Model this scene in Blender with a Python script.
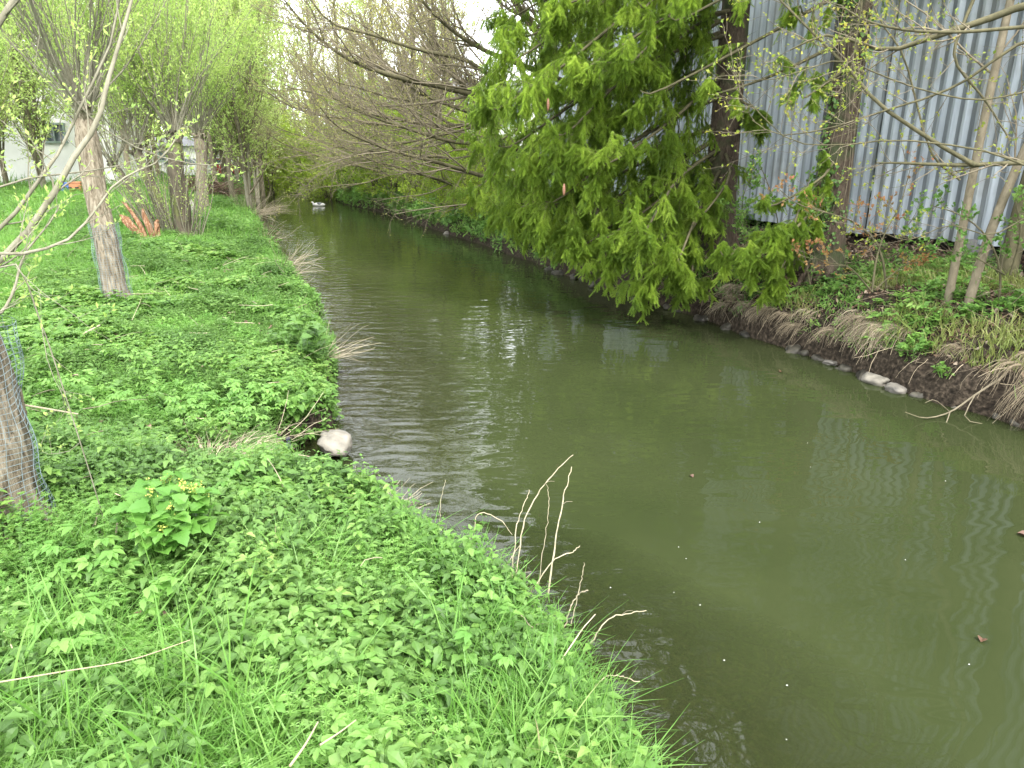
import bpy, math, random
import numpy as np
from mathutils import Vector, Matrix, noise as mnoise
PI = math.pi
rng = np.random.default_rng(7)
random.seed(7)
for o in list(bpy.data.objects): bpy.data.objects.remove(o)
S = bpy.context.scene
COL = S.collection

# ------------------------------------------------------------------ camera
CAMZ, PITCH, FPX = 2.4, math.radians(18.0), 710.0
cam_d = bpy.data.cameras.new('camera'); cam = bpy.data.objects.new('camera', cam_d); COL.objects.link(cam)
cam.location = (0, 0, CAMZ); cam.rotation_euler = (PI/2 - PITCH, 0, 0)
cam_d.sensor_fit = 'HORIZONTAL'; cam_d.sensor_width = 36; cam_d.lens = 36 * FPX / 1024
cam_d.clip_start = 0.05; cam_d.clip_end = 3000
S.camera = cam

# ------------------------------------------------------------------ world, sun, exposure
EXPOSURE = 1.2
SUN_EL, SUN_AZ = math.radians(52), math.radians(150)     # high, veiled by cloud
world = bpy.data.worlds.new('World'); S.world = world; world.use_nodes = True
nt = world.node_tree; nt.nodes.clear()
wo = nt.nodes.new('ShaderNodeOutputWorld'); bg = nt.nodes.new('ShaderNodeBackground')
sky = nt.nodes.new('ShaderNodeTexSky'); sky.sky_type = 'NISHITA'; sky.sun_disc = False
sky.sun_elevation = SUN_EL; sky.sun_rotation = SUN_AZ; sky.air_density = 1.6; sky.dust_density = 5.0
# cloud layer: the blue of the sky greyed towards white, unevenly
hs = nt.nodes.new('ShaderNodeHueSaturation'); hs.inputs['Saturation'].default_value = 0.16
tc = nt.nodes.new('ShaderNodeTexCoord'); nz = nt.nodes.new('ShaderNodeTexNoise'); nz.inputs['Scale'].default_value = 2.2; nz.inputs['Detail'].default_value = 5
mp = nt.nodes.new('ShaderNodeMapping'); mp.inputs['Scale'].default_value = (1, 1, 2.5)
cr = nt.nodes.new('ShaderNodeMapRange'); cr.inputs['From Min'].default_value = .3; cr.inputs['From Max'].default_value = .7
cr.inputs['To Min'].default_value = .55; cr.inputs['To Max'].default_value = .95
mx = nt.nodes.new('ShaderNodeMix'); mx.data_type = 'RGBA'; mx.inputs['B'].default_value = (19.0, 19.6, 20.4, 1)
L = nt.links.new
L(sky.outputs[0], hs.inputs['Color']); L(hs.outputs[0], mx.inputs['A'])
L(tc.outputs['Generated'], mp.inputs['Vector']); L(mp.outputs[0], nz.inputs['Vector']); L(nz.outputs['Fac'], cr.inputs['Value'])
L(cr.outputs[0], mx.inputs['Factor']); L(mx.outputs['Result'], bg.inputs['Color'])
bg.inputs['Strength'].default_value = 0.14
L(bg.outputs[0], wo.inputs['Surface'])
sd = bpy.data.lights.new('sun', 'SUN'); sun = bpy.data.objects.new('sun', sd); COL.objects.link(sun)
sd.energy = 3.0; sd.angle = math.radians(14); sd.color = (1, .97, .92)
sdir = Vector((math.sin(SUN_AZ)*math.cos(SUN_EL), math.cos(SUN_AZ)*math.cos(SUN_EL), math.sin(SUN_EL)))
sun.rotation_euler = sdir.to_track_quat('Z', 'Y').to_euler()
sun.location = (0, -10, 30)
S.view_settings.view_transform = 'Standard'; S.view_settings.look = 'None'
S.view_settings.exposure = EXPOSURE; S.view_settings.gamma = 1; S.view_settings.use_curve_mapping = False
S.render.engine = 'CYCLES'
S.cycles.max_bounces = 6; S.cycles.diffuse_bounces = 3; S.cycles.glossy_bounces = 3
S.cycles.transmission_bounces = 3; S.cycles.transparent_max_bounces = 8
S.cycles.caustics_reflective = False; S.cycles.caustics_refractive = False

# ------------------------------------------------------------------ pixel to world helpers (authoring aid: gives real points at real depth)
CP, SP = math.cos(PITCH), math.sin(PITCH)
def ray(px, py):
    u, v = (px-512)/FPX, (py-384)/FPX
    return np.array([u, CP - v*SP, -SP - v*CP])
def at(px, py, Y):
    d = ray(px, py); return np.array([0, 0, CAMZ]) + d * (Y/d[1])
def on_z(px, py, z=0.0):
    d = ray(px, py); return np.array([0, 0, CAMZ]) + d * ((z-CAMZ)/d[2])

# ------------------------------------------------------------------ mesh batches
class MB:
    def __init__(s): s.v = []; s.q = []; s.t = []; s.n = 0; s.qm = []; s.tm = []
    def add(s, V, Q=None, T=None, m=0):
        V = np.asarray(V, float).reshape(-1, 3)
        if Q is not None and len(Q):
            Q = np.asarray(Q, int).reshape(-1, 4); s.q.append(Q + s.n); s.qm.append(np.full(len(Q), m))
        if T is not None and len(T):
            T = np.asarray(T, int).reshape(-1, 3); s.t.append(T + s.n); s.tm.append(np.full(len(T), m))
        s.v.append(V); s.n += len(V)
    def inst(s, tpl, pos, rot, scale, m=0):
        """copies of a template at pos[N,3], rot[N,3,3] (columns = axes), scale[N] or [N,3]"""
        V, Q, T = tpl; N = len(pos)
        if N == 0: return
        scale = np.asarray(scale, float)
        if scale.ndim == 1: scale = scale[:, None]
        W = np.einsum('nij,nkj->nki', rot, V[None] * (scale[:, None, :] if scale.shape[1] == 3 else scale[:, None, :])) + np.asarray(pos)[:, None, :]
        off = (np.arange(N) * len(V))[:, None, None]
        Qa = (Q[None] + off).reshape(-1, 4) if len(Q) else None
        Ta = (T[None] + off).reshape(-1, 3) if len(T) else None
        s.add(W.reshape(-1, 3), Qa, Ta, m)
    def tubes(s, P, R, n=3, m=0, cap=False):
        """P[N,K,3], R[N,K]"""
        P = np.asarray(P, float); R = np.asarray(R, float)
        if P.ndim == 2: P = P[None]; R = R[None]
        N, K, _ = P.shape
        if N == 0: return
        T = np.gradient(P, axis=1); T /= np.linalg.norm(T, axis=2, keepdims=True) + 1e-9
        mean = T.mean(1); ref = np.where(np.abs(mean[:, 2:3]) < .8, np.array([[0, 0, 1.]]), np.array([[1., 0.2, 0]]))
        ref = np.repeat(ref[:, None], K, 1)
        A = np.cross(T, ref); A /= np.linalg.norm(A, axis=2, keepdims=True) + 1e-9
        B = np.cross(T, A)
        ang = np.arange(n) * 2*PI/n
        V = P[:, :, None] + R[:, :, None, None] * (A[:, :, None]*np.cos(ang)[None, None, :, None] + B[:, :, None]*np.sin(ang)[None, None, :, None])
        base = (np.arange(N)*K*n)[:, None, None] + (np.arange(K-1)*n)[None, :, None] + np.arange(n)[None, None, :]
        nx = (np.arange(N)*K*n)[:, None, None] + (np.arange(K-1)*n)[None, :, None] + ((np.arange(n)+1) % n)[None, None, :]
        Q = np.stack([base, base+n, nx+n, nx], -1).reshape(-1, 4)
        s.add(V.reshape(-1, 3), Q, None, m)
        if cap and n >= 3:
            for i in range(N):
                k0 = s.n - N*K*n + i*K*n
                for a0 in (k0, k0+(K-1)*n):
                    tt = [[a0, a0+j, a0+j+1] for j in range(1, n-1)]
                    s.t.append(np.array(tt)); s.tm.append(np.full(len(tt), m))
    def box(s, c, size, rz=0, m=0):
        c = np.array(c, float); h = np.array(size, float)/2
        V = np.array([[x, y, z] for x in (-1, 1) for y in (-1, 1) for z in (-1, 1)], float)*h
        R = np.array([[math.cos(rz), -math.sin(rz), 0], [math.sin(rz), math.cos(rz), 0], [0, 0, 1]])
        V = V @ R.T + c
        s.add(V, [[0, 1, 3, 2], [4, 6, 7, 5], [0, 4, 5, 1], [2, 3, 7, 6], [0, 2, 6, 4], [1, 5, 7, 3]], None, m)
    def build(s, name, mats, parent=None, origin=(0, 0, 0), smooth=False, bevel=0):
        me = bpy.data.meshes.new(name)
        V = np.concatenate(s.v) if s.v else np.zeros((0, 3))
        V = V - np.asarray(origin, float)
        Q = np.concatenate(s.q) if s.q else np.zeros((0, 4), int)
        T = np.concatenate(s.t) if s.t else np.zeros((0, 3), int)
        me.vertices.add(len(V)); me.vertices.foreach_set('co', V.astype(np.float32).ravel())
        me.loops.add(Q.size + T.size)
        me.loops.foreach_set('vertex_index', np.concatenate([Q.ravel(), T.ravel()]).astype(np.int32))
        me.polygons.add(len(Q)+len(T))
        st = np.concatenate([np.arange(len(Q))*4, Q.size + np.arange(len(T))*3]).astype(np.int32)
        me.polygons.foreach_set('loop_start', st)
        if not isinstance(mats, (list, tuple)): mats = [mats]
        for m_ in mats: me.materials.append(m_)
        if len(mats) > 1:
            mi = np.concatenate([np.concatenate(s.qm) if s.qm else np.zeros(0), np.concatenate(s.tm) if s.tm else np.zeros(0)]).astype(np.int32)
            me.polygons.foreach_set('material_index', mi)
        me.polygons.foreach_set('use_smooth', np.full(len(Q)+len(T), smooth))
        me.update(calc_edges=True)
        o = bpy.data.objects.new(name, me); COL.objects.link(o)
        if parent is not None: o.parent = parent
        else: o.location = origin
        if bevel:
            b = o.modifiers.new('bevel', 'BEVEL'); b.width = bevel; b.segments = 2; b.limit_method = 'ANGLE'
        return o

def tag(o, label=None, cat=None, group=None, kind=None):
    if label: o['label'] = label
    if cat: o['category'] = cat
    if group: o['group'] = group
    if kind: o['kind'] = kind
    return o
def empty(name, loc, label, cat, group=None, rz=0):
    o = bpy.data.objects.new(name, None); COL.objects.link(o); o.location = tuple(loc); o.rotation_euler = (0, 0, rz)
    o.empty_display_size = .1
    return tag(o, label, cat, group)
def copy_tree(o, parent=None):
    kids = [c for c in bpy.data.objects if c.parent == o]
    c = o.copy(); COL.objects.link(c); c.parent = parent
    for k in kids: copy_tree(k, c)
    return c

# ------------------------------------------------------------------ vector helpers
def nrm(a): return a / (np.linalg.norm(a, axis=-1, keepdims=True) + 1e-9)
def frames(D, up=None, roll=None):
    """local Y along D, local Z close to up; columns are the axes"""
    D = nrm(np.asarray(D, float)); N = len(D)
    if up is None: up = np.tile([0, 0, 1.], (N, 1)) + rng.normal(0, .25, (N, 3))
    X = nrm(np.cross(D, up)); Z = np.cross(X, D)
    if roll is not None:
        c, s_ = np.cos(roll)[:, None], np.sin(roll)[:, None]
        X, Z = X*c + Z*s_, Z*c - X*s_
    return np.stack([X, D, Z], -1)
def rotz(a):
    a = np.asarray(a); c, s_ = np.cos(a), np.sin(a); z = np.zeros_like(a); o = np.ones_like(a)
    return np.stack([np.stack([c, -s_, z], -1), np.stack([s_, c, z], -1), np.stack([z, z, o], -1)], -2)
def tiltz(N, tilt=.25):
    a = rng.uniform(0, 2*PI, N); R = rotz(a)
    t = rng.normal(0, tilt, N); c, s_ = np.cos(t), np.sin(t); z = np.zeros(N); o = np.ones(N)
    Rx = np.stack([np.stack([o, z, z], -1), np.stack([z, c, -s_], -1), np.stack([z, s_, c], -1)], -2)
    return np.einsum('nij,njk->nik', R, Rx)
def smooth_line(pts, K):
    """Catmull-Rom resampling of control points"""
    p = np.asarray(pts, float); p = np.vstack([2*p[0]-p[1], p, 2*p[-1]-p[-2]])
    n = len(p)-3; out = []
    for u in np.linspace(0, n-1e-6, K):
        i = int(u); t = u-i; a, b, c, d = p[i:i+4]
        out.append(.5*((2*b)+(c-a)*t+(2*a-5*b+4*c-d)*t*t+(3*b-a-3*c+d)*t**3))
    return np.array(out)
def grow(P0, D, Ln, R0, K=5, wob=.15, trop=(0, 0, 0), tip=.25):
    P0 = np.asarray(P0, float); D = nrm(np.asarray(D, float)); N = len(P0)
    P = np.zeros((N, K, 3)); P[:, 0] = P0; trop = np.asarray(trop, float)
    for k in range(1, K):
        D = nrm(D + rng.normal(0, wob, (N, 3)) + trop)
        P[:, k] = P[:, k-1] + D * (Ln/(K-1))[:, None]
    R = R0[:, None] * np.linspace(1, tip, K)[None]
    return P, R
def spawn(P, R, n, t0=.2, t1=1., ang=.8, lf=(.4, .7), rf=.6, bias=(0, 0, 0), taperlen=.5, angj=.2):
    N, K, _ = P.shape
    Lp = np.linalg.norm(np.diff(P, axis=1), axis=2).sum(1)
    t = (np.arange(n)[None] + rng.uniform(0, 1, (N, n)))/n * (t1-t0) + t0
    f = np.clip(t, 0, .9999)*(K-1); i = f.astype(int); w = (f-i)[..., None]
    rows = np.arange(N)[:, None]
    pos = P[rows, i]*(1-w) + P[rows, i+1]*w
    T = nrm(P[rows, i+1]-P[rows, i]); r = R[rows, i]*(1-w[..., 0]) + R[rows, i+1]*w[..., 0]
    pr = nrm(np.cross(T, rng.normal(0, 1, (N, n, 3))))
    a = ang + rng.normal(0, angj, (N, n, 1))
    D = nrm(np.cos(a)*T + np.sin(a)*pr + np.asarray(bias))
    Ln = Lp[:, None]*rng.uniform(lf[0], lf[1], (N, n))*(1-taperlen*t)
    return pos.reshape(-1, 3), D.reshape(-1, 3), Ln.ravel(), (r*rf).ravel()

# ------------------------------------------------------------------ leaf and plant templates
def tri_leaf(w=.3, fold=.12):
    V = np.array([[0, 0, 0], [w, .45, fold], [0, 1, -.05], [-w, .45, fold]]); return V, np.zeros((0, 4), int), np.array([[0, 1, 2], [0, 2, 3]])
def leaf(w=.3, segs=5, fold=.1, droop=.3, serr=0, wide=.35):
    t = np.linspace(0, 1, segs+1)
    W = w*(np.sin(PI*np.clip(t, 0, 1)**(math.log(.5)/math.log(wide)))**.8); W[0] = .01; W[-1] = .004
    if serr:
        W = W*np.where(np.arange(segs+1) % 2 == 0, 1+serr, 1-serr)
    z = -droop*t**2; y = t*(1-.25*droop)
    V = np.zeros(((segs+1)*3, 3))
    V[0::3] = np.c_[-W, y, z+fold*W*3]; V[1::3] = np.c_[W*0, y, z]; V[2::3] = np.c_[W, y, z+fold*W*3]
    Q = []
    for i in range(segs):
        a = i*3; Q += [[a, a+1, a+4, a+3], [a+1, a+2, a+5, a+4]]
    return V, np.array(Q), np.zeros((0, 3), int)
def merge(parts):
    Vs, Qs, Ts, n = [], [], [], 0
    for V, Q, T in parts:
        Vs.append(V); Qs.append(Q+n if len(Q) else np.zeros((0, 4), int)); Ts.append(T+n if len(T) else np.zeros((0, 3), int)); n += len(V)
    return np.concatenate(Vs), np.concatenate(Qs), np.concatenate(Ts)
def xf(tpl, pos, D, scale, up=(0, 0, 1)):
    R = frames(np.array([D]), up=np.array([up], float))[0]
    V = tpl[0]*scale; return V @ R.T + np.asarray(pos), tpl[1], tpl[2]
def stem_tpl(P, r, n=3):
    m = MB(); m.tubes(np.array(P), np.linspace(r, r*.5, len(P)), n); return np.concatenate(m.v), np.concatenate(m.q), np.zeros((0, 3), int)

def nettle(h=.3, pairs=6, ll=.06, w=.24, segs=5, simple=False):
    parts = []; lean = rng.normal(0, .12, 2)
    P = np.array([[lean[0]*t*h, lean[1]*t*h, t*h] for t in np.linspace(0, 1, 4)])
    parts.append(stem_tpl(P, .0022))
    a = rng.uniform(0, PI)
    for k in range(pairs):
        t = .25+.75*(k+1)/pairs; z = h*t; p = np.array([lean[0]*z, lean[1]*z, z]); a += PI/2 + rng.normal(0, .15)
        s_ = ll*(1.1-.55*abs(t-.6)-.45*(t > .93))
        for sg in (0, PI):
            el = rng.uniform(-.25, .35) + .5*(t > .9)
            D = np.array([math.cos(a+sg)*math.cos(el), math.sin(a+sg)*math.cos(el), math.sin(el)])
            L_ = tri_leaf(w*.8) if simple else leaf(w, segs, .1, rng.uniform(.15, .5), .18, .32)
            parts.append(xf(L_, p + D*.008, D, s_*rng.uniform(.85, 1.15)))
    return merge(parts)
def elder(h=.22, ll=.06, simple=False):
    """a few stalked leaves of three times three leaflets"""
    parts = []
    for j in range(rng.integers(2, 4)):
        a = rng.uniform(0, 2*PI); sp = rng.uniform(.2, .7); hh = h*rng.uniform(.7, 1.1)
        top = np.array([math.cos(a)*sp*hh, math.sin(a)*sp*hh, hh])
        P = np.array([top*0, top*np.array([.3, .3, .6]), top]); parts.append(stem_tpl(P, .0016))
        base = nrm(top*np.array([1, 1, .15]))
        for da in (-1.25, -.55, 0, .55, 1.25):
            c, s_ = math.cos(da), math.sin(da); D = np.array([base[0]*c-base[1]*s_, base[0]*s_+base[1]*c, rng.uniform(-.2, .15)])
            L_ = tri_leaf(.34) if simple else leaf(.25, 6, .08, rng.uniform(.15, .45), .14, .36)
            parts.append(xf(L_, top + D*.012, D, ll*rng.uniform(.8, 1.15)))
    return merge(parts)
def rosette(n=9, h=.1, ll=.05, w=.35, simple=False):
    parts = []
    for j in range(n):
        a = rng.uniform(0, 2*PI); el = rng.uniform(-.1, .9); D = np.array([math.cos(a)*math.cos(el), math.sin(a)*math.cos(el), math.sin(el)])
        p = np.array([rng.normal(0, .02), rng.normal(0, .02), h*rng.uniform(.2, 1)])
        L_ = tri_leaf(w) if simple else leaf(w, 4, .1, rng.uniform(.1, .5), 0, .45)
        parts.append(xf(L_, p, D, ll*rng.uniform(.6, 1.2)))
    return merge(parts)
def cleaver(h=.2, ll=.018):
    parts = []; lean = rng.normal(0, .3, 2)
    P = np.array([[lean[0]*t*h, lean[1]*t*h, t*h] for t in np.linspace(0, 1, 4)]); parts.append(stem_tpl(P, .0013))
    for k in range(6):
        z = h*(k+1)/6; p = np.array([lean[0]*z, lean[1]*z, z]); a0 = rng.uniform(0, 1)
        for j in range(6):
            a = a0+j*PI/3; D = np.array([math.cos(a), math.sin(a), rng.uniform(0, .5)])
            parts.append(xf(tri_leaf(.16), p, D, ll*rng.uniform(.8, 1.3)))
    return merge(parts)
def blade(Ln=.3, w=.004, lean=.5, segs=5):
    t = np.linspace(0, 1, segs+1); a = rng.uniform(0, 2*PI)
    x = lean*Ln*t**2; z = Ln*t*(1-.28*lean*t)
    W = w*(1-t**2.2)+.0003
    c, s_ = math.cos(a), math.sin(a)
    V = np.zeros(((segs+1)*2, 3))
    tw = a + PI/2 + rng.normal(0, .4)
    V[0::2] = np.c_[c*x - W*math.cos(tw), s_*x - W*math.sin(tw), z]; V[1::2] = np.c_[c*x + W*math.cos(tw), s_*x + W*math.sin(tw), z]
    Q = np.array([[i*2, i*2+1, i*2+3, i*2+2] for i in range(segs)])
    return V, Q, np.zeros((0, 3), int)
def grass(n=10, h=.3, w=.004, spread=.03, segs=5, lean=.6):
    parts = []
    for _ in range(n):
        V, Q, T = blade(h*rng.uniform(.5, 1.1), w*rng.uniform(.7, 1.3), lean*rng.uniform(.2, 1.5), segs)
        parts.append((V + np.array([rng.normal(0, spread), rng.normal(0, spread), 0]), Q, T))
    return merge(parts)
def shoot_tpl(nn=84):
    """needle-clad shoot, axis 0..1 along Y, needle radius 1"""
    V = []; T = []
    for k in range(nn):
        t = (k+.5)/nn; a = k*2.39996; sl = .15
        r = (1 - .35*t) * rng.uniform(.8, 1.1)
        b = np.array([0, t*.93, 0]); tip = np.array([math.cos(a)*r, t*.93 + .10, math.sin(a)*r])
        sx = np.array([-math.sin(a), 0, math.cos(a)])*.11
        V += [b+sx, b-sx, tip]; T.append([3*k, 3*k+1, 3*k+2])
    m = MB(); m.tubes(np.array([[0, 0, 0], [0, .5, 0], [0, 1, 0.]]), np.array([.1, .12, .06]), 3)
    return merge([(np.array(V, float), np.zeros((0, 4), int), np.array(T)), (np.concatenate(m.v), np.concatenate(m.q), np.zeros((0, 3), int))])

# ------------------------------------------------------------------ materials
def mat(name):
    m = bpy.data.materials.new(name); m.use_nodes = True; n = m.node_tree; n.nodes.clear()
    out = n.nodes.new('ShaderNodeOutputMaterial'); return m, n, out
def ramp(n, stops):
    r = n.nodes.new('ShaderNodeValToRGB'); e = r.color_ramp.elements
    e[0].position, e[0].color = stops[0][0], (*stops[0][1], 1); e[1].position, e[1].color = stops[-1][0], (*stops[-1][1], 1)
    for p, c in stops[1:-1]: x = e.new(p); x.color = (*c, 1)
    return r
def foliage(name, stops, trans=.4, rough=.5, nscale=1.3, spec=.35, patch=.45, k=(.84, .76, .70)):
    """leaf: colour differs from leaf to leaf and from patch to patch"""
    stops = [(p_, tuple(min(1, a_*b_) for a_, b_ in zip(c_, k))) for p_, c_ in stops]
    m, n, out = mat(name); l = n.links.new
    g = n.nodes.new('ShaderNodeNewGeometry'); nz = n.nodes.new('ShaderNodeTexNoise'); nz.inputs['Scale'].default_value = nscale; nz.inputs['Detail'].default_value = 3
    l(g.outputs['Position'], nz.inputs['Vector'])
    mr = n.nodes.new('ShaderNodeMapRange'); mr.inputs['From Min'].default_value = .32; mr.inputs['From Max'].default_value = .68
    l(nz.outputs['Fac'], mr.inputs['Value'])
    mm = n.nodes.new('ShaderNodeMix'); mm.inputs['Factor'].default_value = patch
    l(g.outputs['Random Per Island'], mm.inputs['A']); l(mr.outputs[0], mm.inputs['B'])
    r = ramp(n, stops); l(mm.outputs['Result'], r.inputs['Fac'])
    p = n.nodes.new('ShaderNodeBsdfPrincipled'); p.inputs['Roughness'].default_value = rough; p.inputs['Specular IOR Level'].default_value = spec
    t = n.nodes.new('ShaderNodeBsdfTranslucent'); h = n.nodes.new('ShaderNodeHueSaturation'); h.inputs['Value'].default_value = 1.5; h.inputs['Hue'].default_value = .492
    mixs = n.nodes.new('ShaderNodeMixShader'); mixs.inputs[0].default_value = trans
    l(r.outputs[0], p.inputs['Base Color']); l(r.outputs[0], h.inputs['Color']); l(h.outputs[0], t.inputs['Color'])
    l(p.outputs[0], mixs.inputs[1]); l(t.outputs[0], mixs.inputs[2]); l(mixs.outputs[0], out.inputs['Surface'])
    return m
def bark(name, stops, scale=12, zs=.25, bump=.6, rough=.9, moss=None, k=.62):
    stops = [(p_, tuple(a_*k for a_ in c_)) for p_, c_ in stops]
    m, n, out = mat(name); l = n.links.new
    tcn = n.nodes.new('ShaderNodeNewGeometry'); mpn = n.nodes.new('ShaderNodeMapping'); mpn.inputs['Scale'].default_value = (1, 1, zs)
    l(tcn.outputs['Position'], mpn.inputs['Vector'])
    nz = n.nodes.new('ShaderNodeTexNoise'); nz.inputs['Scale'].default_value = scale; nz.inputs['Detail'].default_value = 8; nz.inputs['Roughness'].default_value = .65
    nz.inputs['Distortion'].default_value = .6
    l(mpn.outputs[0], nz.inputs['Vector'])
    r = ramp(n, stops); l(nz.outputs['Fac'], r.inputs['Fac'])
    p = n.nodes.new('ShaderNodeBsdfPrincipled'); p.inputs['Roughness'].default_value = rough; p.inputs['Specular IOR Level'].default_value = .2
    col = r.outputs[0]
    if moss:
        n2 = n.nodes.new('ShaderNodeTexNoise'); n2.inputs['Scale'].default_value = 3; n2.inputs['Detail'].default_value = 6; l(tcn.outputs['Position'], n2.inputs['Vector'])
        m2 = n.nodes.new('ShaderNodeMapRange'); m2.inputs['From Min'].default_value = moss[1]; m2.inputs['From Max'].default_value = moss[1]+.12; l(n2.outputs['Fac'], m2.inputs['Value'])
        mc = n.nodes.new('ShaderNodeMix'); mc.data_type = 'RGBA'; mc.inputs['B'].default_value = (*moss[0], 1); l(m2.outputs[0], mc.inputs['Factor']); l(col, mc.inputs['A']); col = mc.outputs['Result']
    l(col, p.inputs['Base Color'])
    b = n.nodes.new('ShaderNodeBump'); b.inputs['Strength'].default_value = bump; b.inputs['Distance'].default_value = .035
    l(nz.outputs['Fac'], b.inputs['Height']); l(b.outputs[0], p.inputs['Normal'])
    l(p.outputs[0], out.inputs['Surface']); return m
def plain(name, c, rough=.6, metal=0, var=.12, scale=8, bump=0, spec=.5, islands=False):
    c = tuple(a_*(.68 if max(c) < .7 else .92) for a_ in c)
    m, n, out = mat(name); l = n.links.new
    g = n.nodes.new('ShaderNodeNewGeometry'); nz = n.nodes.new('ShaderNodeTexNoise'); nz.inputs['Scale'].default_value = scale; nz.inputs['Detail'].default_value = 6
    l(g.outputs['Position'], nz.inputs['Vector'])
    a = [max(0, x*(1-var*1.6)) for x in c]; b_ = [min(1, x*(1+var*1.6)) for x in c]
    r = ramp(n, [(.3, a), (.7, b_)])
    if islands: l(g.outputs['Random Per Island'], r.inputs['Fac'])
    else: l(nz.outputs['Fac'], r.inputs['Fac'])
    p = n.nodes.new('ShaderNodeBsdfPrincipled'); p.inputs['Roughness'].default_value = rough; p.inputs['Metallic'].default_value = metal; p.inputs['Specular IOR Level'].default_value = spec
    l(r.outputs[0], p.inputs['Base Color'])
    if bump:
        b = n.nodes.new('ShaderNodeBump'); b.inputs['Strength'].default_value = bump; b.inputs['Distance'].default_value = .02; l(nz.outputs['Fac'], b.inputs['Height']); l(b.outputs[0], p.inputs['Normal'])
    l(p.outputs[0], out.inputs['Surface']); return m

M = {}
M['herb'] = foliage('herb_leaves', [(0, (.055, .14, .03)), (.35, (.115, .265, .055)), (.7, (.19, .38, .085)), (1, (.32, .50, .15))], .42, nscale=.9)
M['herb_dark'] = foliage('nettle_leaves', [(0, (.055, .135, .03)), (.5, (.11, .245, .055)), (1, (.21, .39, .11))], .38, nscale=1.1)
M['grass'] = foliage('grass_blades', [(0, (.075, .21, .035)), (.5, (.135, .33, .06)), (.9, (.23, .44, .12)), (1, (.46, .44, .26))], .42, nscale=.8, rough=.42)
M['mustard'] = foliage('garlic_mustard_leaves', [(0, (.09, .26, .045)), (1, (.19, .42, .085))], .42)
M['dull'] = foliage('mixed_bank_grass', [(0, (.10, .14, .05)), (.5, (.19, .27, .07)), (.8, (.28, .34, .12)), (1, (.40, .36, .22))], .35, nscale=1.5)
M['lime'] = foliage('pale_herb_leaves', [(0, (.11, .30, .055)), (1, (.26, .49, .13))], .45)
M['willow_leaf'] = foliage('young_willow_leaves', [(0, (.22, .40, .10)), (.6, (.38, .58, .16)), (1, (.54, .70, .24))], .5, nscale=.7)
M['far_leaf'] = foliage('spring_leaves', [(0, (.27, .44, .12)), (.6, (.42, .60, .20)), (1, (.58, .74, .30))], .5, nscale=.25)
M['olive_leaf'] = foliage('olive_buds', [(0, (.22, .26, .07)), (.6, (.36, .40, .12)), (1, (.5, .52, .17))], .45, nscale=.25)
M['bush_leaf'] = foliage('bright_bush_leaves', [(0, (.16, .29, .03)), (.6, (.30, .48, .05)), (1, (.46, .62, .08))], .45, nscale=.5)
M['needle'] = foliage('spruce_needles', [(0, (.06, .11, .018)), (.35, (.15, .245, .03)), (.75, (.28, .40, .055)), (1, (.42, .52, .11))], .42, nscale=2.2, patch=.6, k=(1, 1, 1))
M['needle_dark'] = foliage('old_spruce_needles', [(0, (.02, .05, .012)), (1, (.06, .12, .02))], .2, nscale=1.0)
M['maple_leaf'] = foliage('young_maple_leaves', [(0, (.13, .27, .04)), (.5, (.28, .38, .06)), (1, (.42, .40, .08))], .5, nscale=2)
M['red_leaf'] = foliage('reddish_young_leaves', [(0, (.24, .26, .07)), (.5, (.34, .22, .09)), (1, (.36, .15, .08))], .45, nscale=2)
M['litter'] = foliage('fallen_leaves', [(0, (.05, .032, .02)), (.6, (.16, .10, .06)), (.85, (.30, .22, .15)), (1, (.5, .42, .34))], .1, nscale=4, rough=.7, patch=.2, k=(.8, .8, .8))
M['straw'] = plain('dry_straw', (.42, .36, .25), .7, var=.3, islands=True, spec=.2)
M['straw_grey'] = plain('grey_straw', (.34, .28, .19), .75, var=.3, islands=True, spec=.2)
M['willow_bark'] = bark('willow_bark', [(.32, (.07, .055, .035)), (.46, (.26, .215, .15)), (.7, (.50, .44, .33))], 34, .11, 1.0)
M['young_bark'] = bark('young_willow_bark', [(.3, (.20, .185, .125)), (.7, (.40, .375, .28))], 18, .4, .3)
M['dark_bark'] = bark('dark_bark', [(.3, (.06, .05, .035)), (.7, (.20, .17, .12))], 16, .25, .8, moss=((.11, .13, .04), .52))
M['twig'] = bark('grey_brown_twigs', [(.3, (.16, .135, .09)), (.7, (.34, .29, .20))], 12, .5, .3)
M['twig_olive'] = bark('mossy_twigs', [(.3, (.08, .075, .04)), (.7, (.20, .18, .10))], 12, .5, .3)
M['spruce_bark'] = bark('spruce_bark', [(.3, (.05, .037, .026)), (.55, (.125, .095, .068)), (.75, (.24, .185, .14))], 30, .3, 1.0, moss=((.05, .06, .028), .5))
M['split_wood'] = bark('raw_split_wood', [(.3, (.10, .05, .028)), (.5, (.28, .14, .07)), (.7, (.62, .44, .30))], 30, .06, .8)
M['wire'] = plain('green_grey_wire', (.20, .27, .29), .5, .3, .15)
M['stone'] = plain('wet_stone', (.055, .05, .038), .6, var=.5, scale=9, bump=.9, spec=.25); M['grey_stone'] = plain('grey_stone', (.17, .155, .13), .7, var=.4, scale=9, bump=.9)
M['pale_stone'] = plain('pale_limestone', (.23, .21, .17), .85, var=.22, scale=10, bump=.9)
M['concrete'] = plain('old_concrete', (.24, .235, .22), .9, var=.25, scale=5, bump=.4)
M['cone'] = plain('young_cones', (.27, .13, .075), .6, var=.2, scale=60)
M['white_wall'] = plain('white_render', (.80, .79, .76), .9, var=.05, scale=1)
M['roof_grey'] = plain('grey_roof', (.22, .22, .24), .8, var=.2, scale=3)
M['roof_red'] = plain('red_roof', (.42, .13, .07), .8, var=.2, scale=3)
M['glass'] = plain('window_glass', (.06, .09, .09), .08, spec=.8)
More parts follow.
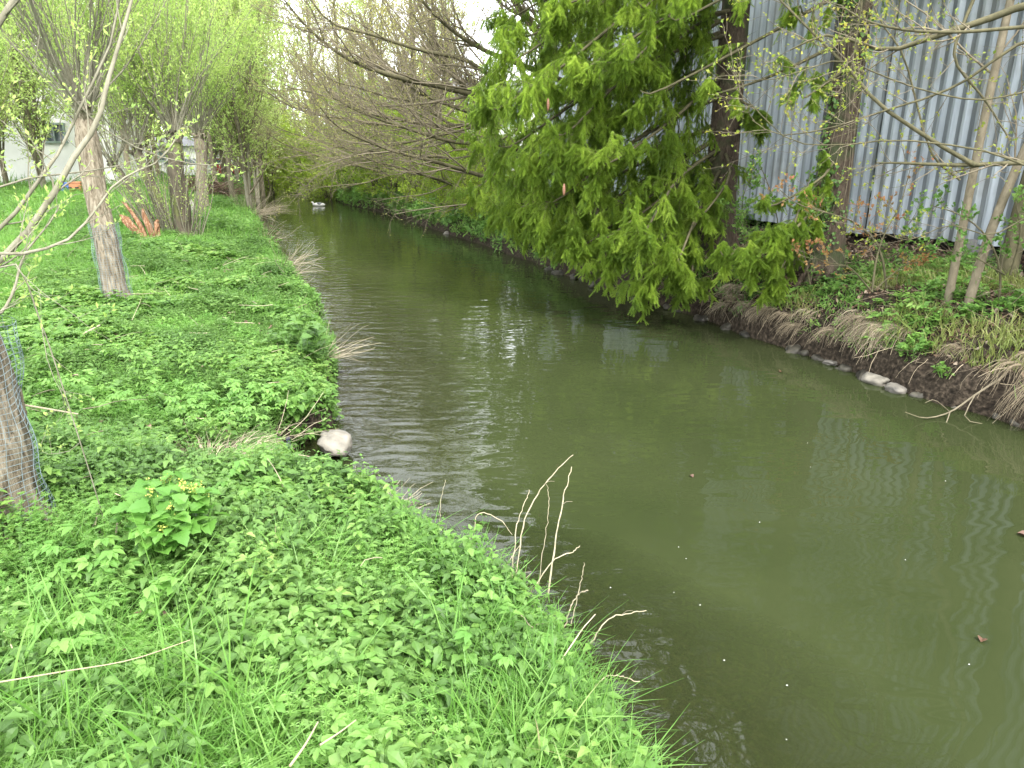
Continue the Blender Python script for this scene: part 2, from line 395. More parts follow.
M['frame'] = plain('grey_green_frame', (.30, .38, .34), .5)
M['orange'] = plain('orange_paint', (.5, .2, .09), .5); M['blue'] = plain('blue_paint', (.08, .16, .40), .5)
M['car_red'] = plain('red_car_paint', (.45, .04, .03), .25, var=.04); M['car_white'] = plain('white_car_paint', (.78, .78, .78), .25, var=.03)
M['rubber'] = plain('rubber', (.025, .025, .025), .8); M['chrome'] = plain('hub_metal', (.5, .5, .5), .35, .8)
M['feather_white'] = plain('white_feathers', (.42, .42, .39), .8, var=.05, scale=30); M['feather_dark'] = plain('dark_feathers', (.04, .045, .05), .5, var=.3, scale=30)
M['petal'] = plain('white_petals', (.6, .6, .56), .7); M['blue_flower'] = plain('violet_blue_flowers', (.035, .04, .13), .6)
M['yellow_bud'] = plain('yellow_buds', (.50, .56, .10), .6, var=.25, islands=True)
M['brown_leaf'] = plain('brown_leaf', (.12, .06, .035), .5, var=.3, scale=20)

# ------------------------------------------------------------------ terrain
LE = np.array([(-60, 24), (-5, 3.9), (0, 1.65), (1.3, .70), (1.9, .50), (2.4, .38), (3.0, .03), (3.6, -.42), (4.0, -.66), (4.3, -1.05), (4.55, -1.55), (4.9, -1.84), (5.3, -1.86), (5.6, -1.78), (6.2, -1.60), (6.7, -1.95),
               (7.4, -2.0), (8.2, -2.12), (9.2, -2.36), (10, -2.85), (11, -3.0), (12.4, -3.65), (14, -4.35), (17, -5.6), (22, -7.7), (32, -11.5), (50, -17.6), (68, -23.2), (120, -40), (700, -235)], float)
RE = np.array([(-60, 32), (0, 7.1), (4, 5.55), (6, 4.72), (7.2, 4.1), (8.4, 3.75), (10.5, 2.88), (12, 2.2), (15.4, .84), (18, -.1), (22, -1.8), (29.8, -4.9), (37, -8.6), (50, -13.2), (68, -19.8), (120, -36), (700, -231)], float)
CS = .925    # horizontal x distance to distance from the bank line
def sm(y, T):
    y = np.asarray(y, float); return (np.interp(y-.15, T[:, 0], T[:, 1]) + np.interp(y, T[:, 0], T[:, 1]) + np.interp(y+.15, T[:, 0], T[:, 1]))/3
def nz2(x, y, s, seed=0):
    """cheap smooth value noise, vectorised"""
    x = np.asarray(x, float)*s + seed*17.3; y = np.asarray(y, float)*s + seed*9.1
    xi, yi = np.floor(x), np.floor(y); fx, fy = x-xi, y-yi; fx = fx*fx*(3-2*fx); fy = fy*fy*(3-2*fy)
    def h(a, b):
        v = np.sin(a*127.1 + b*311.7 + seed*74.7)*43758.5453; return v - np.floor(v)
    return (h(xi, yi)*(1-fx)*(1-fy) + h(xi+1, yi)*fx*(1-fy) + h(xi, yi+1)*(1-fx)*fy + h(xi+1, yi+1)*fx*fy)*2-1
def xl(y): return sm(y, LE) + .10*nz2(y, y*0, 1.7, 3)*(np.asarray(y) > 2) + .05*nz2(y, y*0, 5, 4)
def xr(y): return sm(y, RE) + .10*nz2(y, y*0, 1.4, 5) + .05*nz2(y, y*0, 4.5, 6)
LP = np.array([(0, 0), (.03, .17), (.12, .27), (.5, .37), (1.2, .47), (2.2, .58), (4, .66), (9, .70), (25, .75), (60, .8), (2000, 1.0)])
RP = np.array([(0, 0), (.06, .20), (.16, .38), (.35, .56), (.7, .72), (1.3, .85), (2.4, .95), (4, 1.02), (10, 1.1), (40, 1.2), (2000, 1.6)])
def ground_z(x, y):
    x = np.asarray(x, float); y = np.asarray(y, float)
    a = (xl(y)-x)*CS; b = (x-xr(y))*CS
    b = np.where(b > .02, np.maximum(.02, b + np.clip(b*3, 0, 1)*(.13*nz2(x, y, 2.6, 61)+.09*nz2(x, y, 7, 62)+.04*nz2(x, y, 15, 63))), b)
    zl = np.interp(a, LP[:, 0], LP[:, 1]) + np.clip(a*.3, 0, 1)*(.05*nz2(x, y, .9, 1)+.035*nz2(x, y, 2.3, 2)) + np.clip((a-.05)*5, 0, 1)*.03*nz2(x, y, 6, 11)
    zr = np.interp(b, RP[:, 0], RP[:, 1]) + np.clip(b*1.5, 0, 1)*(.07*nz2(x, y, 1.3, 8)+.05*nz2(x, y, 3.7, 9))
    w = np.clip(-np.maximum(a, b), 0, None)
    a2, b2 = np.clip(-a, 0, None), np.clip(-b, 0, None)
    bed = -np.minimum(np.interp(a2, [0, .15, .5, 1.2, 2.0, 9], [0, .03, .10, .22, .6, .9]), np.interp(b2, [0, .1, .4, 1, 9], [0, .25, .6, .9, .9]))
    bed = np.minimum(bed, -.02*(w > .01)) + .02*nz2(x, y, 5, 12)*np.clip(w*6, 0, 1)
    return np.where(a > 0, zl, np.where(b > 0, zr, bed))
def rows_y():
    y = [-60, -45, -30, -20, -14, -10, -7, -5, -4, -3, -2, -1.2, -.6]; v = 0.
    while v < 16: y.append(v); v += .085 + v*.006
    while v < 120: y.append(v); v *= 1.035
    while v < 700: y.append(v); v *= 1.25
    y.append(700); return np.array(y)
Y = rows_y()
OL = np.concatenate([[1500, 800, 400, 200, 120, 80, 60, 45, 34, 26, 20, 16, 13], np.arange(11, 4, -.5), np.arange(4, 1.2, -.16), np.arange(1.2, .2, -.08), [.16, .12, .08, .05, .03, .015]])
NC = 24
OR = np.concatenate([[.015, .03, .05, .07, .09, .11, .13, .16, .19, .22, .25, .28, .31, .34, .38, .42, .46, .5, .55, .6, .66, .72, .8], np.arange(.9, 4, .13), np.arange(4.2, 12, .6), [13, 16, 20, 26, 34, 45, 60, 80, 120, 200, 400, 800, 1500]])
def grid_obj(name, X, Yg, Z, m, smooth=True):
    r, c = X.shape; V = np.stack([X, Yg, Z], -1).reshape(-1, 3)
    i = np.arange(r-1)[:, None]*c + np.arange(c-1)[None]; Q = np.stack([i, i+1, i+c+1, i+c], -1).reshape(-1, 4)
    b = MB(); b.add(V, Q); return b.build(name, m, smooth=smooth)
XL, XR = xl(Y), xr(Y)
Xc = XL[:, None] + (XR-XL)[:, None]*(np.arange(0, NC+1)/NC)[None]
X = np.concatenate([XL[:, None]-OL[None]/CS, Xc, XR[:, None]+OR[None]/CS], 1)
Yg = np.repeat(Y[:, None], X.shape[1], 1)
Z = ground_z(X, Yg)
nl = len(OL); Z[:, nl] = -.02; Z[:, nl+NC] = -.02
# ragged, slightly overhanging earth faces
def m_ground():
    m, n, out = mat('soil_and_turf'); l = n.links.new
    g = n.nodes.new('ShaderNodeNewGeometry'); sx = n.nodes.new('ShaderNodeSeparateXYZ'); l(g.outputs['Position'], sx.inputs[0])
    at_ = n.nodes.new('ShaderNodeAttribute'); at_.attribute_name = 'side'
    n1 = n.nodes.new('ShaderNodeTexNoise'); n1.inputs['Scale'].default_value = 3; n1.inputs['Detail'].default_value = 9; l(g.outputs['Position'], n1.inputs['Vector'])
    n2 = n.nodes.new('ShaderNodeTexNoise'); n2.inputs['Scale'].default_value = 22; n2.inputs['Detail'].default_value = 8; l(g.outputs['Position'], n2.inputs['Vector'])
    turf = ramp(n, [(.3, (.03, .04, .014)), (.55, (.06, .105, .024)), (.75, (.10, .16, .035))]); l(n2.outputs['Fac'], turf.inputs['Fac'])
    soil = ramp(n, [(.3, (.008, .006, .004)), (.5, (.025, .019, .013)), (.72, (.07, .054, .038))]); l(n2.outputs['Fac'], soil.inputs['Fac'])
    mm = n.nodes.new('ShaderNodeMix'); mm.data_type = 'RGBA'; l(at_.outputs['Fac'], mm.inputs['Factor']); l(turf.outputs[0], mm.inputs['A']); l(soil.outputs[0], mm.inputs['B'])
    p = n.nodes.new('ShaderNodeBsdfPrincipled'); p.inputs['Roughness'].default_value = .95; p.inputs['Specular IOR Level'].default_value = .15; l(mm.outputs['Result'], p.inputs['Base Color'])
    b = n.nodes.new('ShaderNodeBump'); b.inputs['Strength'].default_value = 1; b.inputs['Distance'].default_value = .04; l(n2.outputs['Fac'], b.inputs['Height']); l(b.outputs[0], p.inputs['Normal'])
    l(p.outputs[0], out.inputs['Surface']); return m
ground = grid_obj('ground', X, Yg, Z, m_ground()); tag(ground, kind='structure')
side = np.ones_like(X)
aL = (XL[:, None]-X)*CS; bR = (X-XR[:, None])*CS
side = np.where(aL > .22, 0, side); side = np.where(bR > 6, 0, side); side = np.where((bR > 1.0) & (Yg > 20), .4, side)
at_ = ground.data.attributes.new('side', 'FLOAT', 'POINT'); at_.data.foreach_set('value', side.astype(np.float32).ravel())

# water: one sheet, a little wider than the channel; depth of the real bed drives how murky it is
Yw = np.concatenate([np.arange(-60, 0, 4), np.arange(0, 16, .15), np.geomspace(16, 690, 90)])
fr = np.concatenate([np.linspace(-.02, .4, 26), np.linspace(.43, 1.02, 14)])
Xw = xl(Yw)[:, None] + (xr(Yw)-xl(Yw))[:, None]*fr[None]; Ywg = np.repeat(Yw[:, None], len(fr), 1)
def m_water():
    m, n, out = mat('murky_green_water'); l = n.links.new
    g = n.nodes.new('ShaderNodeNewGeometry')
    dep = n.nodes.new('ShaderNodeAttribute'); dep.attribute_name = 'depth'
    # ripples: slow swell plus fine wavelets, stronger over the shallows
    def noise(scale, sy, detail, rot=0.38):
        mp = n.nodes.new('ShaderNodeMapping'); mp.inputs['Scale'].default_value = (1, sy, 1); mp.inputs['Rotation'].default_value = (0, 0, rot)
        z = n.nodes.new('ShaderNodeTexNoise'); z.inputs['Scale'].default_value = scale; z.inputs['Detail'].default_value = detail; z.inputs['Roughness'].default_value = .5
        l(g.outputs['Position'], mp.inputs['Vector']); l(mp.outputs[0], z.inputs['Vector']); return z
    a = noise(1.9, 1.6, .6); b = noise(2.6, 2.3, 1.0, .1); c = noise(.35, 1, 1)
    sh = n.nodes.new('ShaderNodeMapRange'); sh.inputs['From Min'].default_value = .42; sh.inputs['From Max'].default_value = .62; sh.inputs['To Min'].default_value = .0; sh.inputs['To Max'].default_value = .16
    l(c.outputs['Fac'], sh.inputs['Value'])
    shal = n.nodes.new('ShaderNodeMapRange'); shal.inputs['From Min'].default_value = .05; shal.inputs['From Max'].default_value = .88; shal.inputs['To Min'].default_value = 1.7; shal.inputs['To Max'].default_value = 0
    l(dep.outputs['Fac'], shal.inputs['Value'])
    ad = n.nodes.new('ShaderNodeMath'); ad.operation = 'ADD'; l(sh.outputs[0], ad.inputs[0]); l(shal.outputs[0], ad.inputs[1])
    sy_ = n.nodes.new('ShaderNodeSeparateXYZ'); l(g.outputs['Position'], sy_.inputs[0]); lee = n.nodes.new('ShaderNodeMapRange'); lee.inputs['From Min'].default_value = 2.8; lee.inputs['From Max'].default_value = 4.4; lee.inputs['To Min'].default_value = .08
    l(sy_.outputs['Y'], lee.inputs['Value']); am = n.nodes.new('ShaderNodeMath'); am.operation = 'MULTIPLY'; l(ad.outputs[0], am.inputs[0]); l(lee.outputs[0], am.inputs[1])
    mu = n.nodes.new('ShaderNodeMath'); mu.operation = 'MULTIPLY'; l(b.outputs['Fac'], mu.inputs[0]); l(am.outputs[0], mu.inputs[1])
    m2 = n.nodes.new('ShaderNodeMath'); m2.operation = 'MULTIPLY_ADD'; m2.inputs[1].default_value = .75; l(a.outputs['Fac'], m2.inputs[0]); l(mu.outputs[0], m2.inputs[2])
    bp = n.nodes.new('ShaderNodeBump'); bp.inputs['Strength'].default_value = 1; bp.inputs['Distance'].default_value = .0095; l(m2.outputs[0], bp.inputs['Height'])
    cn = noise(.5, 1, 4)
    cr = ramp(n, [(.3, (.021, .028, .010)), (.7, (.030, .037, .0145))]); l(cn.outputs['Fac'], cr.inputs['Fac'])
    df = n.nodes.new('ShaderNodeBsdfDiffuse'); l(cr.outputs[0], df.inputs['Color'])
    tr = n.nodes.new('ShaderNodeBsdfTransparent'); tr.inputs['Color'].default_value = (.7, .66, .46, 1)
    ex = n.nodes.new('ShaderNodeMapRange'); ex.inputs['From Min'].default_value = .02; ex.inputs['From Max'].default_value = .36; ex.inputs['To Min'].default_value = .42; ex.inputs['To Max'].default_value = 1.0
    l(dep.outputs['Fac'], ex.inputs['Value'])
    body = n.nodes.new('ShaderNodeMixShader'); l(ex.outputs[0], body.inputs[0]); l(tr.outputs[0], body.inputs[1]); l(df.outputs[0], body.inputs[2])
    fz = n.nodes.new('ShaderNodeFresnel'); fz.inputs['IOR'].default_value = 1.333; l(bp.outputs[0], fz.inputs['Normal'])
    gl = n.nodes.new('ShaderNodeBsdfGlossy'); gl.inputs['Roughness'].default_value = .012; l(bp.outputs[0], gl.inputs['Normal'])
    o = n.nodes.new('ShaderNodeMixShader'); l(fz.outputs[0], o.inputs[0]); l(body.outputs[0], o.inputs[1]); l(gl.outputs[0], o.inputs[2])
    l(o.outputs[0], out.inputs['Surface']); return m
water = grid_obj('water', Xw, Ywg, np.zeros_like(Xw), m_water()); tag(water, kind='structure')
da = water.data.attributes.new('depth', 'FLOAT', 'POINT'); da.data.foreach_set('value', np.clip(-ground_z(Xw, Ywg), 0, 2).astype(np.float32).ravel())

# ------------------------------------------------------------------ corrugated shed on the right bank
WD = nrm(np.array([-.40, 1.0, 0])); WN = np.array([-WD[1], WD[0], 0])    # along the wall, outward (towards the river)
W0 = np.array([5.9, 12.1, 0])
def wp(s, out_, z): p = W0 + WD*s + WN*out_; return np.array([p[0], p[1], z])
def corrugated(b, s0, s1, z0, z1, off, pitch=.195, depth=.05, phase=0):
    xs = []; n = int((s1-s0)/pitch)+1
    for k in range(n):
        a = s0 + k*pitch
        for dx, dd in ((0, 0), (.060, 0), (.110, depth), (.150, depth)):
            if a+dx <= s1: xs.append((a+dx, dd))
    xs = [xs[0]] + xs[1:]
    V = []; 
    for z in (z0, z1):
        for (a, d) in xs: V.append(wp(a, off+d, z))
    c = len(xs)
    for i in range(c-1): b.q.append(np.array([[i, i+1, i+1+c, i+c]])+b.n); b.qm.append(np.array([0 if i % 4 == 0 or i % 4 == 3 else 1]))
    b.v.append(np.array(V)); b.n += len(V)
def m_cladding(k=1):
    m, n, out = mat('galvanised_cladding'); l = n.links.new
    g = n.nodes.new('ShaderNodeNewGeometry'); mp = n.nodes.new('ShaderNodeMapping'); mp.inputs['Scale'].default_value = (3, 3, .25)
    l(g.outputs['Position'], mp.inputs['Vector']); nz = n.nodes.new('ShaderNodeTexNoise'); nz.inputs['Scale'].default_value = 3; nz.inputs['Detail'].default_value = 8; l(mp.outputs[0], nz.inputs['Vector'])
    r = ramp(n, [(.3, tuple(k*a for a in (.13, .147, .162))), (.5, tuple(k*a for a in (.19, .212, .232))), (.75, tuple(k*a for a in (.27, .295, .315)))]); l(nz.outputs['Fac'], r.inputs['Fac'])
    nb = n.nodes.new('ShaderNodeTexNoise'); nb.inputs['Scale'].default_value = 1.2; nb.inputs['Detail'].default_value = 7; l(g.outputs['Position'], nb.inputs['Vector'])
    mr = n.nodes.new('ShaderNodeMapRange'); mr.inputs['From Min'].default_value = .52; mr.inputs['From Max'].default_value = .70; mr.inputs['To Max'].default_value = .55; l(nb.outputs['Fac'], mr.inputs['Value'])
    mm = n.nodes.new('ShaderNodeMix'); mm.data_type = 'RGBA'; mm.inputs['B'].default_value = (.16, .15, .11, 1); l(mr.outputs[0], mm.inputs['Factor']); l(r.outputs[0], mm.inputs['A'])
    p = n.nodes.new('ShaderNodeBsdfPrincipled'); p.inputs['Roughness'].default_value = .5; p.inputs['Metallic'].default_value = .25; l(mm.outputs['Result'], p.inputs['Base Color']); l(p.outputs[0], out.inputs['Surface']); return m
M['clad'] = m_cladding(); M['clad_rib_lit'] = m_cladding(1.75)  # paler copy paints sky light onto the rib tops and near flanks
shed = empty('metal_shed', wp(0, 0, 1.0), 'large grey shed clad in corrugated metal sheets behind the spruces', 'shed')
SO = tuple(wp(0, 0, 1.0))
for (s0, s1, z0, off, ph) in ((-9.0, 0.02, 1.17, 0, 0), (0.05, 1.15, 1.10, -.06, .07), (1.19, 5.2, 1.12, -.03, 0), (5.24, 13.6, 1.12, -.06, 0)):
    b = MB(); corrugated(b, s0, s1, z0, 9.8, off); b.build('cladding', [M['clad'], M['clad_rib_lit']], shed, SO)
b = MB()   # recessed plinth, closed body of the shed
b.add([wp(-9, -.45, .7), wp(13.6, -.45, .7), wp(13.6, -.45, 1.5), wp(-9, -.45, 1.5)], [[0, 1, 2, 3]])
b.build('plinth', plain('dark_plinth', (.05, .045, .04), .9), shed, SO)
for s_ in (-1.9, 1.1, 4.6, 8, 11.5):
    b = MB(); c_ = wp(s_, -.12, .95); b.tubes(np.array([c_ + [0, 0, -.4], c_ + [0, 0, .28]]), np.array([.23, .21]), 14, cap=True); b.build('pier', M['concrete'], shed, SO, smooth=False)
b = MB(); e = [wp(-9, 0, 0), wp(13.7, 0, 0), wp(13.7, -12, 0), wp(-9, -12, 0)]
V = [[*p[:2], z] for z in (1.5, 9.75) for p in (wp(-8.98, -.2, 0), wp(13.62, -.2, 0), wp(13.62, -12, 0), wp(-8.98, -12, 0))]
b.add(V, [[1, 2, 6, 5], [2, 3, 7, 6], [3, 0, 4, 7]]); b.build('wall', M['clad'], shed, SO)
b = MB(); V = [[*p[:2], z] for p, z in ((wp(-9.1, .3, 0), 9.8), (wp(13.8, .3, 0), 9.8), (wp(13.8, -6, 0), 11.2), (wp(-9.1, -6, 0), 11.2), (wp(13.8, -12.3, 0), 9.8), (wp(-9.1, -12.3, 0), 9.8))]
b.add(V, [[0, 1, 2, 3], [3, 2, 4, 5]]); r_ = b.build('roof', M['roof_grey'], shed, SO); sl = r_.modifiers.new('thick', 'SOLIDIFY'); sl.thickness = .08
for s_, w_ in ((1.17, .05), (5.22, .05)):
    b = MB(); c_ = wp(s_, .035, 5.4); b.box(c_, (.02, w_, 8.6), math.atan2(WD[1], WD[0])-PI/2); b.build('joint_strip', plain('dark_strip', (.08, .08, .08), .8), shed, SO)

# ------------------------------------------------------------------ generic tree
def finish_tree(base, name, label, cat, group, wood, foliage_b, bark_m, leaf_m, crown_name='crown', twigs=None, twig_m=None):
    e = empty(name, base, label, cat, group)
    wood.build('trunk', bark_m, e, base, smooth=True)
    if twigs is not None and twigs.n: twigs.build('branches', twig_m or bark_m, e, base, smooth=True)
    if foliage_b is not None and foliage_b.n: foliage_b.build(crown_name, leaf_m, e, base)
    return e
TL = tri_leaf(.22, .06); TLW = tri_leaf(.34, .1)
def put_leaves(fb, P, per, size, tpl=TL, t0=.25, t1=1, spread=.9, jitter=.6, up=0.3):
    pos, D, _, _ = spawn(P, np.ones(P.shape[:2]), per, t0, t1, spread, (.5, .5), 1, (0, 0, up), 0, .4)
    N = len(pos); fb.inst(tpl, pos, frames(D, up=rng.normal(0, jitter, (N, 3))+[0, 0, 1]), size*rng.uniform(.6, 1.3, N))

# ------------------------------------------------------------------ pollard willows, left bank
def pollard(base, top, r0, r1, nshoot, shoot_len, label, cat, group=None, spread=.5, lean=(0, 0, .35), leafsize=.05, lper=9, hand=(), stems=None, bk=None, name='willow_tree', kids=7):
    base = np.array(base, float); top = np.array(top, float)
    wood, tw, fb = MB(), MB(), MB()
    K = 9; P = smooth_line([base-[0, 0, .15], base+(top-base)*.35+rng.normal(0, .03, 3), base+(top-base)*.7+rng.normal(0, .04, 3), top], K)
    R = np.interp(np.linspace(0, 1, K), [0, .12, .5, .88, 1], [r0*1.5, r0*1.04, r0*.93, r1*1.1, r1*.75])
    trunks = [(P, R)]
    for (q, rr0, rr1) in (stems or []): trunks.append((smooth_line(q, K), np.linspace(rr0, rr1, K)))
    for P_, R_ in trunks:
        KK = 70 if base[1] < 12 else 24; NS = 48 if base[1] < 12 else 20
        P_d = smooth_line(P_, KK); R_d = np.interp(np.linspace(0, 1, KK), np.linspace(0, 1, K), R_)
        m0 = MB(); m0.tubes(P_d, R_d, NS, cap=True)
        V = np.concatenate(m0.v); ctr = np.repeat(P_d, NS, 0)[:len(V)]; th = (np.arange(len(V)) % NS)*2*PI/NS; zz = ctr[:, 2]
        def ridge(k, zf, sd): return nz2(np.cos(th)*k + 3, np.sin(th)*k + zz*zf, 1., sd)
        f = 1 + .10*ridge(1.3, 1.2, 81) + .075*ridge(4.5, 2.2, 82) + .05*(1-2*np.abs(ridge(9, 3.5, 83))) + .02*rng.normal(0, 1, len(V)); V = ctr + (V-ctr)*f[:, None]
        wood.add(V, np.concatenate(m0.q)); 
        for t_ in m0.t: wood.t.append(t_ + wood.n - len(V)); wood.tm.append(np.zeros(len(t_)))
        # pollard knuckles
        hd = P_[-1]; rr = R_[-1]
        for _ in range(5):
            d = nrm(rng.normal(0, 1, 3)*[1, 1, .5]+[0, 0, .3]); wood.tubes(smooth_line([hd-[0, 0, rr], hd+d*rr*.9, hd+d*rr*1.9+[0, 0, rr*.5]], 5), np.linspace(rr*.75, rr*.38, 5), 8, cap=True)
        N = nshoot//len(trunks)
        a = rng.uniform(0, 2*PI, N); D = np.c_[np.cos(a)*spread, np.sin(a)*spread, np.full(N, 1.)]*rng.uniform(.5, 1.2, (N, 1)) + rng.normal(0, .12, (N, 3)); D[:, 2] = np.abs(D[:, 2])+.35
        D += np.array(lean)*[1, 1, 0]
        P0 = hd + nrm(D)*rr*.8 + rng.normal(0, rr*.35, (N, 3))
        Ps, Rs = grow(P0, D, shoot_len*rng.uniform(.6, 1.1, N), rr*rng.uniform(.07, .20, N), 9, .085, (0, 0, .05), .12)
        tw.tubes(Ps, Rs, 6)
        for (p1, n1) in ((Ps, kids),):
            q0, d0, l0, rr_ = spawn(Ps, Rs, n1, .12, 1, .55, (.22, .4), .5, (0, 0, .35), .4)
            P1, R1 = grow(q0, d0, l0, rr_, 6, .1, (0, 0, .06), .2); R1 = np.maximum(R1, .0016); tw.tubes(P1, R1, 3)
            q0, d0, l0, rr_ = spawn(P1, R1, 3, .1, .9, .6, (.3, .55), .6, (0, 0, .2), .3)
            P2, R2 = grow(q0, d0, l0, rr_, 4, .12, (0, 0, .05), .3); R2 = np.maximum(R2, .0013); tw.tubes(P2, R2, 3)
            put_leaves(fb, P1, lper, leafsize); put_leaves(fb, P2, max(3, lper//2), leafsize)
    for (q, ra, rb) in hand:
        q = smooth_line(q, 14)[None]; rr_ = np.linspace(ra, rb, 14)[None]*.62; tw.tubes(q, rr_, 8)
        q0, d0, l0, r_ = spawn(q, rr_, 9, .1, 1, .7, (.12, .3), .55, (0, 0, .25), .4)
        P1, R1 = grow(q0, d0, l0, np.maximum(r_*.7, .0018), 6, .14, (0, 0, .04), .3); tw.tubes(P1, R1, 4)
        q0, d0, l0, r_ = spawn(P1, R1, 3, .2, 1, .7, (.3, .5), .6, (0, 0, .2), .3)
        P2, R2 = grow(q0, d0, l0, np.maximum(r_, .0012), 4, .14, (0, 0, .04), .4); tw.tubes(P2, R2, 3)
        put_leaves(fb, P2, 4, leafsize*.75, t0=.5); put_leaves(fb, P1, 3, leafsize*.8, t0=.7)
    return finish_tree(base, name, label, cat, group, wood, fb, bk or M['willow_bark'], M['willow_leaf'], 'foliage', tw, M['young_bark'])

def gz(x, y): return float(ground_z(np.array([x]), np.array([y]))[0])
GW = 'pollarded willows along the left bank'
# nearest willow, cut by the left edge
b1 = (-2.55, 3.12, gz(-2.55, 3.12)); t1 = (-2.70, 3.42, 2.25)
Yn = 3.5
def AT(pts, y0, y1=None):
    y1 = y0 if y1 is None else y1; n = len(pts); return [at(px, py, y0+(y1-y0)*i/max(1, n-1)) for i, (px, py) in enumerate(pts)]
H = np.array(t1)
hand = [([H-[0, 0, .45]] + AT([(-25, 285), (37, 220), (72, 160), (97, 123), (109, 77), (123, 31), (134, -10), (150, -80)], 3.3, 3.9), .028, .009),
        (AT([(12, -60), (30, 0), (43, 37), (57, 75), (83, 110), (115, 136), (155, 155), (200, 165), (222, 163)], 3.5, 4.6), .013, .003),
        ([H-[0, 0, .3]] + AT([(-20, 240), (10, 219), (49, 166), (60, 150), (84, 100), (112, 40), (120, -20)], 3.4, 3.8), .018, .007),
        ([H-[0, 0, .8]] + AT([(-8, 262), (28, 253), (66, 241), (92, 215), (113, 186), (135, 172), (160, 160), (178, 135)], 3.1, 3.8), .014, .004),
        ([H-[0, 0, .9]] + AT([(-10, 318), (2, 312), (14, 290), (24, 255), (48, 225), (60, 205)], 3.0, 3.4), .015, .004),
        ([H+[0, 0, 0]] + AT([(-15, 190), (30, 178), (80, 172), (120, 165), (160, 150)], 3.2, 4.2), .009, .003),
        
        ([H-[0, 0, .6]] + AT([(10, 262), (40, 320), (70, 410), (104, 520), (108, 545)], 3.0, 3.1), .006, .003)]
pollard(b1, t1, .19, .15, 16, 3.2, 'thick willow trunk cut by the left edge, its bare limbs sweeping right', 'tree', GW, hand=hand, lper=3, leafsize=.035, kids=3, spread=.55, lean=(-.3, .2, 0))
# second willow
b2 = (-4.86, 8.65, gz(-4.86, 8.65)); t2 = at(84, 118, 9.1)
pollard(b2, t2, .13, .115, 40, 3.8, 'pale-barked pollard willow leaning left with a fan of straight shoots, second along the bank', 'tree', GW, leafsize=.05, lper=14, kids=11, spread=.75)
# third, dark clump of stems
b3 = np.array([-7.6, 16.6, gz(-7.6, 16.6)])
st = [([b3+[-.35, .1, -.1], b3+[-.5, .1, .9], b3+[-.85, .2, 1.9]], .14, .1), ([b3+[-.1, .3, -.1], b3+[-.2, .4, .9], b3+[-.1, .5, 2.2]], .15, .1), ([b3+[-.6, .2, -.1], b3+[-1.0, .3, .8], b3+[-1.5, .4, 1.6]], .1, .08)]
pollard(b3, b3+[.12, .1, 2.1], .19, .14, 100, 4.6, 'dark multi-stemmed willow clump beside the split orange stump', 'tree', GW, stems=st, bk=M['dark_bark'], leafsize=.07, lper=13, kids=11, spread=.8)
# willows further along and further inland
for (x, y, h, r, n, sl, lab, sz) in ((-12.4, 14.5, 2.1, .16, 30, 4.2, 'slim pollard willow farther inland at the left, between the near trunk and the pale one', .06),
                                 (-9.9, 23.5, 2.4, .17, 44, 5.2, 'grey willow with upright shoots just behind the dark clump', .07),
                                 (-17.5, 24, 2.2, .2, 44, 5.0, 'willow standing in the meadow in front of the white building', .07)):
    pollard((x, y, gz(x, y)), (x+.1, y, gz(x, y)+h), r, r*.9, n, sl, lab, 'tree', GW, leafsize=sz*1.3, lper=14, kids=11, spread=.85)

# wire guards round the two near trunks
def guard(b, t, r, h, label, torn=0):
    m = MB(); b = np.array(b); ax = nrm(np.array(t)-b); n = 26
    zs = np.linspace(0, h, int(h/.028)); P = []
    for z in zs:
        th = np.linspace(0, 2*PI, 25); rr = r*(1+.10*np.sin(th*3+z*5)+.05*np.sin(z*17+th))
        c = b+ax*z; P.append(np.c_[c[0]+rr*np.cos(th), c[1]+rr*np.sin(th), c[2]+.01*np.sin(th*4+z*9)])
    P = np.array(P); m.tubes(P, np.full(P.shape[:2], .0013), 3)
    V = P.transpose(1, 0, 2)[:-1]; m.tubes(V, np.full(V.shape[:2], .0013), 3)
    for k in range(5):
        a = rng.uniform(0, 2*PI); p = b+ax*h*rng.uniform(.5, 1)+[r*math.cos(a), r*math.sin(a), 0]
        m.tubes(smooth_line([p, p+[.04*math.cos(a), .04*math.sin(a), -.05], p+[.02, .03, -.2], p+[.03*math.cos(a), .0, -.38]], 8), np.full(8, .0014), 3)
    tag(m.build('wire_guard', M['wire'], origin=b), label, 'wire guard')
guard(b1, t1, .225, 1.0, 'green-grey wire mesh wrapped round the trunk at the left edge')
guard(b2, t2, .162, 1.0, 'blue-grey wire mesh wrapped round the foot of the pale leaning willow')

# split orange stump: torn stems leaning left
sb = at(143, 238, 15.2); sb[2] = gz(sb[0], sb[1])
e = empty('split_stump', sb, 'torn willow stem of raw orange wood leaning at the foot of the dark clump', 'stump')
for i, (dx, dz, dy, r) in enumerate(((-.38, .50, .1, .10), (-.44, .74, .3, .045), (-.05, .62, .1, .06), (.10, .42, .2, .07))):
    m = MB(); P = smooth_line([sb+[.1*i, .03*i, -.1], sb+[dx*.35+.08*i, dy*.4, dz*.5], sb+[dx+.05*i, dy, dz], sb+[dx*1.25+.05*i, dy, dz*1.15]], 9)
    m0 = MB(); m0.tubes(P, np.array([1.1, 1.1, 1, .95, .85, .8, .6, .35, .05])*r, 9); V = np.concatenate(m0.v); c = np.repeat(P, 9, 0)
    V = c+(V-c)*(1+.34*rng.normal(0, 1, len(V)).clip(-1.3, 1.3))[:, None]*np.array([.75, 1.1, 1]); m.add(V, np.concatenate(m0.q)); m.build('splinter' if i else 'torn_stem', M['split_wood'], e, sb)

